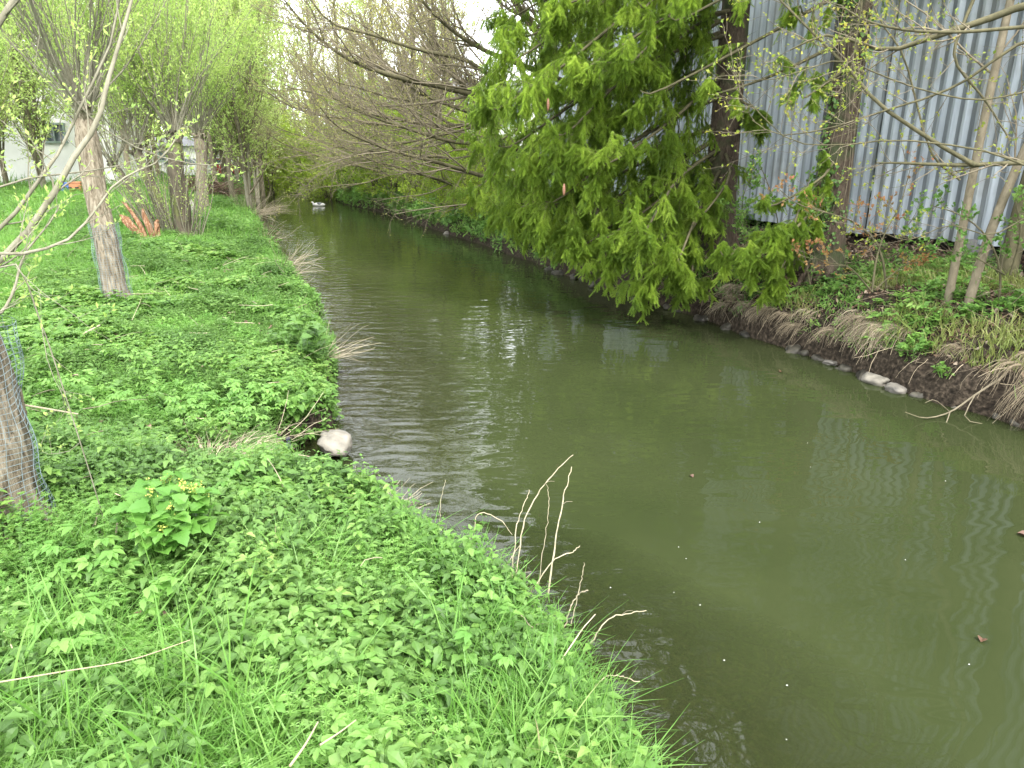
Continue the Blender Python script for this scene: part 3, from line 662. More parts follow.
# ------------------------------------------------------------------ spruces, right bank
SH = shoot_tpl(80); SHL = shoot_tpl(54)
def limb_needles(fb, wood, Pl, Rl, nb, dens=1., hang=1., side_len=(.16, .30)):
    """branchlets off a limb, then hanging shoots clad in needles"""
    q0, d0, l0, r0 = spawn(Pl, Rl, nb, .12, 1, 1.0, side_len, .45, (0, 0, -.12), .45)
    P1, R1 = grow(q0, d0, l0, np.maximum(r0*.6, .005), 7, .10, (0, 0, -.07*hang), .25); wood.tubes(P1, R1, 4)
    q1, d1, l1, r1 = spawn(P1, R1, int(13*dens), .04, 1, .8, (.25, .6), .5, (0, 0, -1.0*hang), .25)
    l1 = np.clip(l1, .12, .42)
    P2, R2 = grow(q1, d1, l1, np.full(len(q1), .003), 4, .07, (0, 0, -.22*hang), .5); wood.tubes(P2, R2, 3)
    # needle shoots follow every segment of the twigs, plus end shoots
    for P in (P1, P2):
        A, B = P[:, :-1].reshape(-1, 3), P[:, 1:].reshape(-1, 3); dl = np.linalg.norm(B-A, axis=1)
        n = len(A); keep = rng.uniform(0, 1, n) < .92
        A, B, dl = A[keep], B[keep], dl[keep]; rad = rng.uniform(.024, .036, len(A))
        fb.inst(SHL if P is P1 else SHN, A, frames(B-A, roll=rng.uniform(0, 6, len(A))), np.c_[rad, dl*.95, rad])
    q3, d3, l3, r3 = spawn(P2, R2, 3, .2, 1, .75, (.3, .3), .5, (0, 0, -.35*hang), 0)
    n = len(q3); rad = rng.uniform(.024, .034, n); fb.inst(SH, q3, frames(d3, roll=rng.uniform(0, 6, n)), np.c_[rad, rng.uniform(.07, .15, n), rad])
SHN = shoot_tpl(46)
def spruce(base, h, r, ends, label, upper=True, nb=11, dens=1.):
    base = np.array(base, float); wood, tw, fb = MB(), MB(), MB()
    top = base+[.1, .1, h]; K = 14; P = smooth_line([base-[0, 0, .3], base+[0, .02, h*.3], base+[.05, .05, h*.65], top], K)
    R = r*np.interp(np.linspace(0, 1, K), [0, .05, .12, 1], [1.5, 1.12, 1, .12]); wood.tubes(P, R, 18)
    for a in rng.uniform(0, 2*PI, 6):
        d = np.array([math.cos(a), math.sin(a), 0]); wood.tubes(smooth_line([base+d*r*.5+[0, 0, .5], base+d*r*1.3+[0, 0, .12], base+d*r*2.3+[0, 0, -.12]], 6), np.linspace(r*.5, r*.15, 6), 7)
    for e_ in ends:
        px, py, yy, k = e_[:4]; hg = e_[4] if len(e_) > 4 else None
        E = at(px, py, yy); d = E-base; hor = math.hypot(d[0], d[1])
        z0 = hg if hg is not None else E[2] + hor*rng.uniform(.30, .62)
        z0 = min(z0, base[2]+h*.9); s0 = base + (top-base)*((z0-base[2])/h); s0[2] = z0
        mid = s0*.45+E*.55; mid[2] += .10*hor*rng.uniform(-.3, .8); mid[:2] += rng.normal(0, .12, 2)
        q = smooth_line([s0, s0*.75+mid*.25+[0, 0, .05], mid, E*.82+mid*.18-[0, 0, .06], E+[0, 0, .05]], 12)[None]; rr = np.linspace(.020+.006*hor, .006, 12)[None]
        tw.tubes(q, rr, 7)
        if k > 0: limb_needles(fb, tw, q[:, 2:], rr[:, 2:], int(nb*k*1.7), dens)
        # bare dead twigs near the trunk
        q0, d0, l0, r0 = spawn(q, rr, 6, .05, .5, 1.1, (.08, .25), .3, (0, 0, -.3), .2); P1, R1 = grow(q0, d0, l0, np.maximum(r0*.5, .002), 5, .2, (0, 0, -.1), .3); tw.tubes(P1, R1, 3)
    if upper:
        n = 60; z = np.linspace(5.2, base[2]+h*.97, n); a = np.arange(n)*2.4+rng.normal(0, .3, n); Ln = (1-(z-base[2])/h)*3.6+.35
        D = np.c_[np.cos(a), np.sin(a), np.full(n, -.12)]; P0 = base+(top-base)*((z-base[2])/h)[:, None]
        q, rr = grow(P0, D, Ln, np.full(n, .05), 8, .05, (0, 0, -.02), .2); wood.tubes(q, rr, 5)
        q0, d0, l0, r0 = spawn(q, rr, 14, .12, 1, 1.0, (.2, .36), .4, (0, 0, -.35), .4); P1, R1 = grow(q0, d0, l0, np.maximum(r0*.6, .004), 5, .1, (0, 0, -.2), .3); tw.tubes(P1, R1, 3)
        q1, d1, l1, r1 = spawn(P1, R1, 7, .05, 1, .8, (.3, .6), .5, (0, 0, -.6), .2); l1 = np.clip(l1, .2, .6)
        fb.inst(SHL, q1, frames(d1), np.c_[np.full(len(l1), .045), l1, np.full(len(l1), .045)])
    e = finish_tree(base, 'spruce_tree', label, 'tree', None, wood, fb, M['spruce_bark'], M['needle'], 'foliage', tw, M['twig_olive'])
    return e
s1 = (3.40, 12.0, gz(3.4, 12.0)); s2 = (4.26, 9.75, gz(4.26, 9.75)); s3 = (1.9, 15.9, gz(1.9, 15.9))
ends1 = [(505, 62, 11.2, 1), (488, 112, 11.0, 1), (520, 38, 11.8, 1), (556, 5, 11, 1), (556, 138, 10.2, 1.3), (575, 70, 10.2, 1.2), (618, 70, 9.9, .7), (600, 165, 9.9, 1.2), (528, 170, 10.8, 1.2), (545, 205, 10.6, 1),
         (640, 235, 9.6, .9), (676, 262, 9.7, 1), (598, 240, 10.4, 1.1), (500, 150, 11.6, 1), (640, 10, 9.8, .45), (600, -40, 10.5, .6), (540, -50, 11.5, 1), (680, -30, 10.2, .35), (655, 70, 10.8, .3),
         (570, 190, 11.4, 1), (700, 215, 10.2, .3), (500, 215, 12.6, .9), (760, 120, 11, .6), (520, -90, 12, 1), (625, 120, 10.6, .5), (525, 90, 10.4, 1), (590, 110, 11.4, 1), (620, 205, 10.7, .5), (550, 95, 11.6, 1), (575, 248, 10.6, 1.2), (548, 232, 11.2, 1.1), (610, 262, 10.2, 1.1), (648, 282, 9.8, 1.1), (520, 215, 11.8, 1), (690, 285, 9.9, .8)]
spruce(s1, 17, .24, ends1, 'big dark spruce whose drooping green branches hang far out over the water', nb=13)
ends2 = [(668, 20, 9.6, .2), (800, 10, 9.2, .35), (640, 95, 9.9, .2), (702, 92, 9.5, .3), (765, 245, 8.7, .6), (790, 235, 8.9, .45), (700, -10, 8.9, .35), (780, -30, 8.6, .6), (640, -60, 9.2, .25), (930, -60, 9.0, .6), (830, -80, 8.2, .8),
         (800, 95, 9.2, .25), (900, -20, 9.6, .3), (765, 205, 9.4, .4), (745, 262, 8.9, .9), (770, 285, 9.0, .9), (720, 255, 9.6, .9), (980, -120, 9, .7)]
spruce(s2, 16, .20, ends2, 'red-brown barked spruce trunk in front of the corrugated shed, nearer of the two bare trunks', nb=10)
ends3 = [(500, 95, 14.5, 1), (478, 150, 14.4, 1), (470, 190, 14.2, .9), (520, 205, 13.6, 1), (560, 180, 13.8, .9), (530, 130, 14, .9), (600, 190, 13.8, .3), (500, 20, 14.6, .9), (530, -20, 14.6, .9), (560, 60, 14, .9), (585, 225, 13.2, .9)]
spruce(s3, 14, .2, ends3, 'spruce half hidden behind the drooping branches, farthest of the three spruces', nb=8)
# young cones on the spruce tips
for (px, py, yy, lab) in ((548, 105, 10.1, 'reddish cone hanging high in the spruce, nearer the left edge of its foliage'), (564, 190, 9.8, 'reddish cone standing on the lower spruce spray near the water'), (545, 196, 10.4, None)):
    if lab is None: continue
    p = at(px, py, yy); m = MB(); t = np.linspace(0, 1, 12); P = np.c_[np.full(12, p[0]), np.full(12, p[1]), p[2]+.08-t*.15]
    R = .020*np.sin(PI*(.06+.9*t))**.6*(1+.10*(np.arange(12) % 2)); m.tubes(P, R, 10, cap=True); tag(m.build('spruce_cone', M['cone'], origin=p), lab, 'cone', 'young cones on the spruces')

# ------------------------------------------------------------------ bare tree leaning over the river (right bank, beyond the spruces)
bb = np.array([1.0, 18.2, gz(1.0, 18.2)])
wood, tw, fb = MB(), MB(), MB()
fork = at(590, 92, 17.8)
limbs = [([bb-[0, 0, .2], bb*.6+fork*.4, fork], .24, .18), ([fork, *AT([(560, 60), (520, 10), (495, -40), (470, -110)], 17.6, 17)], .15, .07), ([fork, *AT([(575, 60), (535, -10), (515, -90)], 17.6, 18)], .14, .06),
         ([fork, *AT([(500, 98), (440, 86), (400, 78), (350, 60), (310, 30), (283, -2)], 17.2, 14.5)], .13, .02), ([fork, *AT([(540, 72), (480, 48), (440, 20), (410, -15)], 17, 15.2)], .11, .03),
         ([bb+[-.1, 0, .7], *AT([(520, 150), (455, 142), (400, 126), (360, 112), (330, 96)], 17, 14.5)], .10, .012), ([bb+[-.1, 0, .5], *AT([(500, 182), (440, 163), (390, 150), (340, 128), (318, 105)], 16.6, 14)], .09, .012),
         ([fork, *AT([(530, 100), (470, 62), (420, 50), (370, 34), (330, 22), (300, -15)], 17.4, 16)], .10, .02), ([fork, *AT([(600, 40), (610, -40), (600, -130)], 18, 18.5)], .13, .06), ([bb+[0, 0, 1], *AT([(510, 118), (470, 128), (420, 140), (370, 150), (335, 160)], 17, 15.5)], .07, .01),
         ([fork, *AT([(545, 40), (500, -20), (460, -90)], 17.2, 16)], .11, .04)]
for (q, ra, rb) in limbs:
    q = smooth_line(q, 16)[None]; rr = np.linspace(ra, rb, 16)[None]*(1 if ra > .2 else .66); wood.tubes(q, rr, 9)
    if ra > .2: continue
    q0, d0, l0, r0 = spawn(q, rr, 17, .12, 1, .6, (.25, .5), .5, (-.15, -.1, .12), .45); P1, R1 = grow(q0, d0, l0, np.maximum(r0, .008), 8, .10, (0, 0, .03), .25); tw.tubes(P1, R1, 5)
    q0, d0, l0, r0 = spawn(P1, R1, 8, .12, 1, .6, (.25, .5), .5, (0, 0, .1), .3); P2, R2 = grow(q0, d0, l0, np.maximum(r0, .004), 6, .12, (0, 0, .02), .4); tw.tubes(P2, R2, 3)
    q0, d0, l0, r0 = spawn(P2, R2, 5, .15, 1, .6, (.3, .6), .6, (0, 0, .05), .2); P3, R3 = grow(q0, d0, l0, np.maximum(r0, .003), 4, .12, (0, 0, 0), .6); tw.tubes(P3, R3, 3)
    put_leaves(fb, P3, 2, .035, t0=.5)
finish_tree(bb, 'bare_tree', 'almost bare spreading tree whose dark limbs reach left over the river', 'tree', None, wood, fb, M['twig_olive'], M['olive_leaf'], 'buds', tw, M['twig'])
bt = [o for o in bpy.data.objects if o.name.startswith('bare_tree')][0]
for (x_, y_, s_, rz_, lab) in ((-1.2, 23.5, .85, .12, 'second bare twiggy tree on the right bank, behind the first bare one'), (-3.6, 29.5, .95, -.2, 'third bare twiggy tree, farthest along the right bank')):
    c_ = copy_tree(bt); c_.location = (x_, y_, gz(x_, y_)); c_.scale = (s_,)*3; c_.rotation_euler = (0, 0, rz_); c_['label'] = lab

# ------------------------------------------------------------------ slim trees and overhanging boughs at the right
def slim(base, pts, r0, r1, label, sub=10, leafsize=.04, lm=None, lper=3, name='slim_tree', extra=(), cat='tree', t0=.35, bk=None, group=None):
    base = np.array(base, float); wood, tw, fb = MB(), MB(), MB()
    for i, (q, a, b_) in enumerate([([base-[0, 0, .15]]+list(pts), r0, r1)]+list(extra)):
        q = smooth_line(q, 14)[None]; rr = np.linspace(a, b_, 14)[None]; wood.tubes(q, rr, 9 if a > .02 else 6)
        q0, d0, l0, r_ = spawn(q, rr, sub, t0, 1, .8, (.14, .34), .4, (0, 0, .15), .3); P1, R1 = grow(q0, d0, l0, np.clip(r_, .003, .012), 7, .12, (0, 0, .02), .3); tw.tubes(P1, R1, 4)
        q0, d0, l0, r_ = spawn(P1, R1, 5, .15, 1, .7, (.25, .5), .6, (0, 0, .1), .3); P2, R2 = grow(q0, d0, l0, np.maximum(r_, .002), 5, .14, (0, 0, .02), .5); tw.tubes(P2, R2, 3)
        put_leaves(fb, P2, lper, leafsize, TLW, t0=.55); put_leaves(fb, P1, 2, leafsize, TLW, t0=.8)
    return finish_tree(base, name, label, cat, group, wood, fb, bk or M['twig_olive'], lm or M['maple_leaf'], 'foliage', tw, M['twig'])
def gpt(x, y): return np.array([x, y, gz(x, y)])
p = gpt(4.88, 7.85); slim(p, [p+[.02, 0, 2], p+[.1, .05, 4], p+[.1, .1, 7]], .046, .028, 'slim straight trunk before the shed, left one of the thin pair', bk=M['twig'])
p = gpt(5.0, 7.7); slim(p, [p+[.12, 0, .9], p+[.42, .05, 2.0], p+[.9, .1, 3.2], p+[1.5, .2, 5.5]], .052, .03, 'thin trunk leaning right before the shed, right one of the thin pair', bk=M['twig'])
p = gpt(6.2, 8.9); slim(p, [p+[.05, 0, 1.2], p+[.25, .1, 2.6], p+[.6, .1, 6]], .12, .06, 'stout grey-barked trunk by the right edge close to the shed wall')
# bough tree standing just outside the frame on the right
p = gpt(5.6, 6.9)
ex = [(AT([(1130, 150), (1070, 160), (1015, 163), (960, 165), (900, 163), (876, 163)], 6.6, 7.2), .035, .006), (AT([(1120, 0), (1040, 2), (985, 20), (930, 38), (885, 50), (830, 35), (790, 50)], 6.5, 7.4), .04, .007),
      (AT([(1130, 20), (1024, 27), (960, 32), (905, 30), (865, 20), (840, 5)], 6.4, 6.8), .02, .006), (AT([(975, 165), (940, 145), (880, 105), (850, 70), (820, 40), (790, 10), (760, -20)], 6.9, 7.6), .022, .007),
      (AT([(1140, 20), (1024, 42), (975, 75), (935, 95), (880, 112), (830, 128), (780, 135), (752, 120)], 6.6, 7.5), .018, .004), (AT([(1024, 165), (980, 150), (900, 140), (840, 145), (790, 140), (752, 105), (735, 88)], 6.5, 6.9), .010, .003),
      (AT([(1000, -60), (965, 20), (955, 60), (985, 100), (1010, 140)], 7.4, 7.2), .018, .008), (AT([(1024, 92), (980, 100), (930, 92), (880, 75), (840, 60), (780, 78), (755, 80)], 6.8, 6.4), .009, .003),
      (AT([(960, 180), (930, 150), (905, 60), (880, 20), (860, -30)], 7.3, 7.5), .012, .006), (AT([(1030, 215), (990, 235), (950, 225), (910, 240), (880, 232), (850, 226)], 6.9, 7.4), .007, .003), (AT([(865, -60), (862, 0), (855, 45), (850, 70), (840, 100)], 6.3, 6.4), .006, .003)]
slim(p, [p+[0, 0, 1.5], p+[.1, 0, 3.5], p+[.2, 0, 6.5]], .12, .07, 'tree outside the right edge whose crossing boughs with tiny yellow-green leaves hang before the shed', extra=ex, sub=15, leafsize=.034, lper=2, name='maple_tree')
# small branch from the left side of that crown
p = gpt(4.55, 8.45)
slim(p, AT([(880, 250), (858, 225), (835, 215), (800, 205), (780, 190)], 8.5, 8.3), .016, .004, 'thin shrub with reddish orange young leaves at the foot of the nearer spruce', lm=M['red_leaf'], name='red_leaved_shrub', cat='shrub', sub=9, leafsize=.04, lper=4,
     extra=[(AT([(872, 292), (876, 262), (884, 235), (900, 205), (910, 170)], 8.4, 8.6), .014, .004), (AT([(872, 292), (850, 268), (825, 262), (800, 250)], 8.4, 8.2), .01, .003), (AT([(874, 290), (905, 265), (925, 262)], 8.4, 8.3), .008, .003)], t0=.2)
p = gpt(5.3, 7.6)
slim(p, AT([(1000, 270), (985, 235), (960, 215), (930, 205)], 7.6, 7.5), .014, .004, 'fresh green shrub among the thin trunks at the right edge', lm=M['herb'], name='green_shrub', cat='shrub', sub=10, leafsize=.045, lper=5,
     extra=[(AT([(1010, 275), (1020, 235), (1015, 200)], 7.6, 7.5), .012, .004), (AT([(1005, 275), (970, 255), (940, 250)], 7.6, 7.3), .008, .003)], t0=.15)
p = gpt(3.62, 10.2)
slim(p, AT([(775, 262), (778, 225), (770, 190), (760, 165)], 10, 10), .010, .004, 'leafy green sapling between the two spruce trunks', lm=M['herb'], name='green_sapling', cat='shrub', sub=10, leafsize=.05, lper=6,
     extra=[(AT([(790, 262), (800, 220), (805, 185)], 10, 10), .009, .003), (AT([(770, 258), (745, 230), (728, 200)], 10.3, 10.6), .009, .003)], t0=.15)
for (px, py, yy) in ((824, 195, 10.2), (915, 236, 9.2)):
    pass

for (x_, y_, pts, lab) in ((3.45, 10.9, [(748, 235), (742, 205), (752, 170)], 'tangle of green leafy shoots at the foot of the far spruce trunk'), (4.0, 9.3, [(806, 262), (800, 235), (812, 205), (806, 180)], 'upright leafy green shoots just left of the nearer spruce trunk'), (5.6, 9.3, [(905, 262), (900, 240), (915, 215)], 'small leafy shrub under the lower edge of the cladding')):
    p = gpt(x_, y_); slim(p, AT(pts, y_), .008, .003, lab, lm=M['herb'], name='leafy_shrub', cat='shrub', sub=14, leafsize=.045, lper=6, t0=.1)
# ------------------------------------------------------------------ background trees: prototypes then copies
def proto(h, r, levels, leafn, leafsize, leafm, barkm, label, name, spread=.5, low=.15, tpl=TLW, stems=1, lean=0., up=.25, n1=26):
    wood, tw, fb = MB(), MB(), MB(); base = np.zeros(3)
    for s_ in range(stems):
        a = s_*2.4; lv = np.array([math.cos(a), math.sin(a), 0])*lean
        q = smooth_line([base-[0, 0, .3], base+lv*h*.15+[0, 0, h*.33], base+lv*h*.4+[0, 0, h*.66]+rng.normal(0, .1, 3), base+lv*h*.7+[0, 0, h]], 12)[None]; rr = np.linspace(r, r*.15, 12)[None]; wood.tubes(q, rr, 8)
        q0, d0, l0, r0 = spawn(q, rr, n1, low, 1, spread, (.28, .5), .5, (0, 0, up), .45); P1, R1 = grow(q0, d0, l0, np.maximum(r0, .012), 7, .12, (0, 0, .05), .3); tw.tubes(P1, R1, 4)
        q0, d0, l0, r0 = spawn(P1, R1, 8, .1, 1, .7, (.3, .55), .5, (0, 0, up*.6), .3); P2, R2 = grow(q0, d0, l0, np.maximum(r0, .007), 5, .14, (0, 0, .03), .4); tw.tubes(P2, R2, 3)
        q0, d0, l0, r0 = spawn(P2, R2, 4, .1, 1, .7, (.4, .7), .6, (0, 0, up*.4), .2); P3, R3 = grow(q0, d0, l0, np.maximum(r0, .005), 4, .15, (0, 0, 0), .6); tw.tubes(P3, R3, 3)
        put_leaves(fb, P3, leafn, leafsize, tpl); put_leaves(fb, P2, leafn, leafsize, tpl)
    return finish_tree(base, name, label, 'tree', None, wood, fb, barkm, leafm, 'foliage', tw, M['twig'])
pa = proto(11, .14, 0, 7, .12, M['far_leaf'], M['twig'], 'x', 'riverside_tree', .5, .12)
pb = proto(12, .15, 0, 4, .10, M['olive_leaf'], M['twig_olive'], 'x', 'riverside_tree', .7, .12)
pc = proto(9, .08, 0, 7, .11, M['far_leaf'], M['young_bark'], 'x', 'slender_tree', .4, .1, stems=3, lean=.18)
pd = proto(4.2, .05, 0, 6, .095, M['bush_leaf'], M['twig_olive'], 'x', 'riverside_bush', .9, .02, stems=5, lean=.45, up=.05, n1=14)
used = set()
def place(pt, x, y, s, rz, label, name=None, group=None, cat=None, sz=None, z=None, tilt=(0, 0)):
    o = pt if pt.name not in used else copy_tree(pt); used.add(pt.name) if o is pt else None
    if pt is pb and 'thicket' in label: label = 'olive-budded twiggy tree in the thicket beyond the left bank'
    if pt is pc and 'thicket' in label: label = 'slender many-stemmed light green tree in the thicket beyond the left bank'
    if pt is pa and 'row along' in label: label = 'light green leafy tree in the row along the right bank beyond the bare tree'
    o.location = (x, y, gz(x, y)-.05 if z is None else z); o.rotation_euler = (tilt[0], tilt[1], rz); o.scale = (s, s, sz or s); o['label'] = label
    if group: o['group'] = group
    elif 'group' in o: del o['group']
    if cat: o['category'] = cat
    return o
GL = 'light green trees beyond the left bank'; GR = 'trees lining the right bank'; GB = 'bright bushes over the right waterline'
place(pc, -9.9, 27.5, .9, 0, 'slender pale-stemmed tree rising behind the dead reeds of the left bank', group=GL)
place(pa, -12.2, 32, .85, .4, 'tree with a grey trunk on the left bank just behind the dead reeds', group=GL)
for (pt, x, y, s, rz) in ((pa, -14.5, 36, .95, 1.4), (pc, -13.2, 38, 1.1, 2.2), (pb, -18.5, 38, 1.0, 3), (pa, -17.5, 45, 1.1, 4), (pc, -21, 33, 1.0, 5), (pa, -25, 42, 1.0, .8), (pb, -23, 52, 1.1, 1.8), (pa, -20, 52, 1.15, 2.8), (pc, -29, 38, 1.1, 3.8),
                          (pa, -27, 60, 1.2, 5.2), (pa, -33, 50, 1.1, 2), (pc, -24.5, 63, 1.4, 1), (pb, -30, 72, 1.2, .3), (pa, -36, 68, 1.2, 3.3), (pb, -38, 46, 1.1, 4.6)):
    place(pt, x, y, s, rz, 'light green tree in the thicket beyond the left bank, behind the willows', group=GL)
for (pt, x, y, s, rz) in ((pb, -2.6, 26.5, .85, .3), (pb, -4.1, 32.5, .95, 1.5), (pa, -3.0, 37, .9, 2.5), (pb, -7.2, 40, 1.0, 3.5), (pb, -6.0, 46, 1.0, 4.4), (pb, -11, 49, 1.1, 5.5), (pa, -10.5, 56, 1.1, .6), (pb, -15.5, 60, 1.2, 1.7), (pa, -14, 68, 1.2, 2.7), (pa, -19.0, 74, 1.3, 3.9), (pb, -21, 86, 1.4, 4.9)):
    place(pt, x, y, s, rz, 'tree with olive spring buds in the row along the right bank beyond the bare tree', group=GR)
for (x, y, s, rz) in ((-1.0, 21.0, .42, 0), (-2.3, 24.2, .50, 1.2), (-.2, 19.4, .3, 4), (.5, 17.6, .26, 5.2), (-1.7, 22.6, .36, 2.8), (-3.7, 27.6, .62, 2.2), (-4.9, 30.6, .72, 3.1), (-6.2, 33.2, .75, 4.0), (-7.9, 36.3, .85, 5.1), (-10.0, 40, .8, .8), (-12.3, 45, .9, 1.9), (-14.5, 51, 1.0, 2.9), (-18.0, 60, 1.0, 3.9), (-21.5, 70, 1.1, .2), (-25.5, 78, 1.3, 1.1), (-28, 88, 1.5, 2.1)):
    place(pd, x, y, s, rz, 'bright green bush leaning over the waterline of the right bank in the distance', group=GB)
for (x, y, s, rz) in ((-18.5, 56, 1.1, 1), (-22.5, 66, 1.2, 2), (-15.0, 46, .9, 3), (-26, 76, 1.4, 4), (-33, 88, 1.6, 5)):
    place(pd, x, y, s, rz, 'rounded green bush on the left bank near the far bend', group='bushes on the far left bank')

for (pt, x, y, s, rz) in ((pa, -22.5, 30.5, .75, 3.1), (pc, -25.5, 33.5, .8, .7), (pa, -20.2, 35.5, .8, 5.5), (pa, -28, 35.5, .9, 2.2), (pa, -15.5, 30, .8, 1), (pc, -16.5, 41, 1.0, 2), (pa, -14.6, 43, 1.0, 3.3), (pc, -20.5, 29, .9, 4), (pa, -24, 35, .9, 5), (pa, -22, 46, 1.1, 1.3), (pc, -18.6, 50, 1.2, 2.6), (pa, -21.5, 59, 1.2, 3.2), (pc, -30, 45, 1.1, .4), (pa, -31, 55, 1.2, 1.9), (pa, -16.9, 37, .7, 2.9), (pa, -19.2, 64, 1.2, 1.0)):
    place(pt, x, y, s, rz, 'light green tree in the thicket beyond the left bank, behind the willows', group=GL)
for (x, y, s, rz) in ((-1.2, 23.5, .55, 1), (.4, 20.5, .45, 2), (-3.2, 29.5, .7, 3), (-2.2, 33, .9, 4), (-5.0, 37, 1.0, 5), (-8.8, 43.5, 1.1, 1.5)):
    place(pd, x, y, s, rz, 'bright green bush leaning over the waterline of the right bank in the distance', group=GB)
# far wood closing the view: nobody could count these
fw = MB(); N = 60000
ang_ = rng.uniform(-1.15, .75, N); dist = rng.uniform(95, 150, N); hgt = 3+13*rng.beta(1.3, 1.8, N)*(1+.4*np.sin(ang_*37)+.3*np.sin(ang_*91))
pos = np.c_[np.sin(ang_)*dist, np.cos(ang_)*dist, np.maximum(.2, hgt*rng.uniform(.05, 1, N))]
fw.inst(tri_leaf(.35, .1), pos, frames(rng.normal(0, 1, (N, 3))), rng.uniform(.5, 1.1, N))
n = 260; a_ = rng.uniform(-1.15, .75, n); d_ = rng.uniform(95, 150, n); P0 = np.c_[np.sin(a_)*d_, np.cos(a_)*d_, np.zeros(n)]
P_, R_ = grow(P0, np.tile([0, 0, 1.], (n, 1)), rng.uniform(7, 14, n), np.full(n, .15), 6, .06, (0, 0, .1), .2)
fw.tubes(P_, R_, 4, m=1)
tag(fw.build('far_woodland', [M['far_leaf'], M['twig']]), 'far-off light green wood closing the view behind the river', 'woodland', kind='stuff')

# ------------------------------------------------------------------ buildings far off
def house(name, base, size, rz, label, roofh, roofm, wins, nm='wall', awn=None):
    base = np.array(base, float); e = empty(name, base, label, 'building', rz=rz)
    w, d, h = size
    m = MB(); m.box((0, 0, h/2-.3), (w, d, h+.6)); m.build('wall', M['white_wall'], e)
    m = MB(); ov = .4
    V = [(-w/2-ov, -d/2-ov, h-.1), (w/2+ov, -d/2-ov, h-.1), (w/2+ov, d/2+ov, h-.1), (-w/2-ov, d/2+ov, h-.1), (-w/2-ov, 0, h+roofh), (w/2+ov, 0, h+roofh)]
    m.add(V, [[0, 1, 5, 4], [2, 3, 4, 5], [0, 3, 2, 1]], [[0, 4, 3], [1, 2, 5]]); m.build('roof', roofm, e)
    for (x, z, ww, hh) in wins:
        m = MB()
        for (cx, cz, sx_, sz_) in ((0, hh/2, ww+.16, .09), (0, -hh/2, ww+.16, .09), (-ww/2, 0, .09, hh-.09), (ww/2, 0, .09, hh-.09), (0, 0, .06, hh-.09)): m.box((x+cx, -d/2-.04, z+cz), (sx_, .14, sz_))
        f = m.build('window_frame', M['frame'], e); g = MB(); g.box((x, -d/2-.012, z), (ww-.1, .03, hh-.1)); g.build('pane', M['glass'], f)
    return e
hr = house('white_house', (-4.0, 58, 1.1), (17, 9, 5.2), 0, 'white two-storey house with a grey roof glimpsed behind the bare tree', 1.3, M['roof_grey'], [(x, z, 1.5, 1.5) for x in (-7, -4.3, -1.6, 1.1, 3.8, 6.5) for z in (1.6, 3.9)])
m = MB(); m.box((2.2, -4.9, 2.7), (1.5, .8, .10)); m.box((2.2, -5.3, 2.58), (1.5, .05, .2)); m.build('awning', M['orange'], hr)
house('white_hall', (-31, 42, .8), (18, 10, 5.4), .25, 'long white building across the meadow at the left edge', 1.8, M['roof_grey'], [(x, 2.6, 1.0, .9) for x in (-6.5, 6.4)])
house('white_outbuilding', (-27.5, 66, .8), (9, 6, 2.3), .1, 'low white outbuilding far behind the brush pile', .7, M['roof_grey'], [(-2, 1.5, 1.1, 1), (1.5, 1.5, 1.1, 1)])
def box_thing(name, p, size, m_, label, cat):
    b = MB(); b.box((p[0], p[1], p[2]+size[2]/2), size, .2); o = b.build(name, m_, origin=p, bevel=.03)
    e_ = empty(name, p, label, cat); o.name = 'body'; o.parent = e_; o.location = (0, 0, 0)
    b = MB(); b.box((0, 0, size[2]+.03), (size[0]*1.06, size[1]*1.06, .06), .2); b.build('lid', m_, e_)
    for s_ in (-1, 1): b = MB(); b.box((s_*size[0]*.3, -size[1]/2-.03, size[2]*.7), (.12, .05, .05)); b.build('handle', M['rubber'], e_)
q = at(75, 178, 30); q[2] = gz(q[0], q[1]); box_thing('garden_box', q, (.45, .4, .55), M['orange'], 'orange box standing in the meadow before the white building', 'box')
q = at(64, 178, 30.5); q[2] = gz(q[0], q[1]); box_thing('garden_box', q, (.35, .35, .5), M['blue'], 'small blue box beside the orange one in the meadow', 'box')
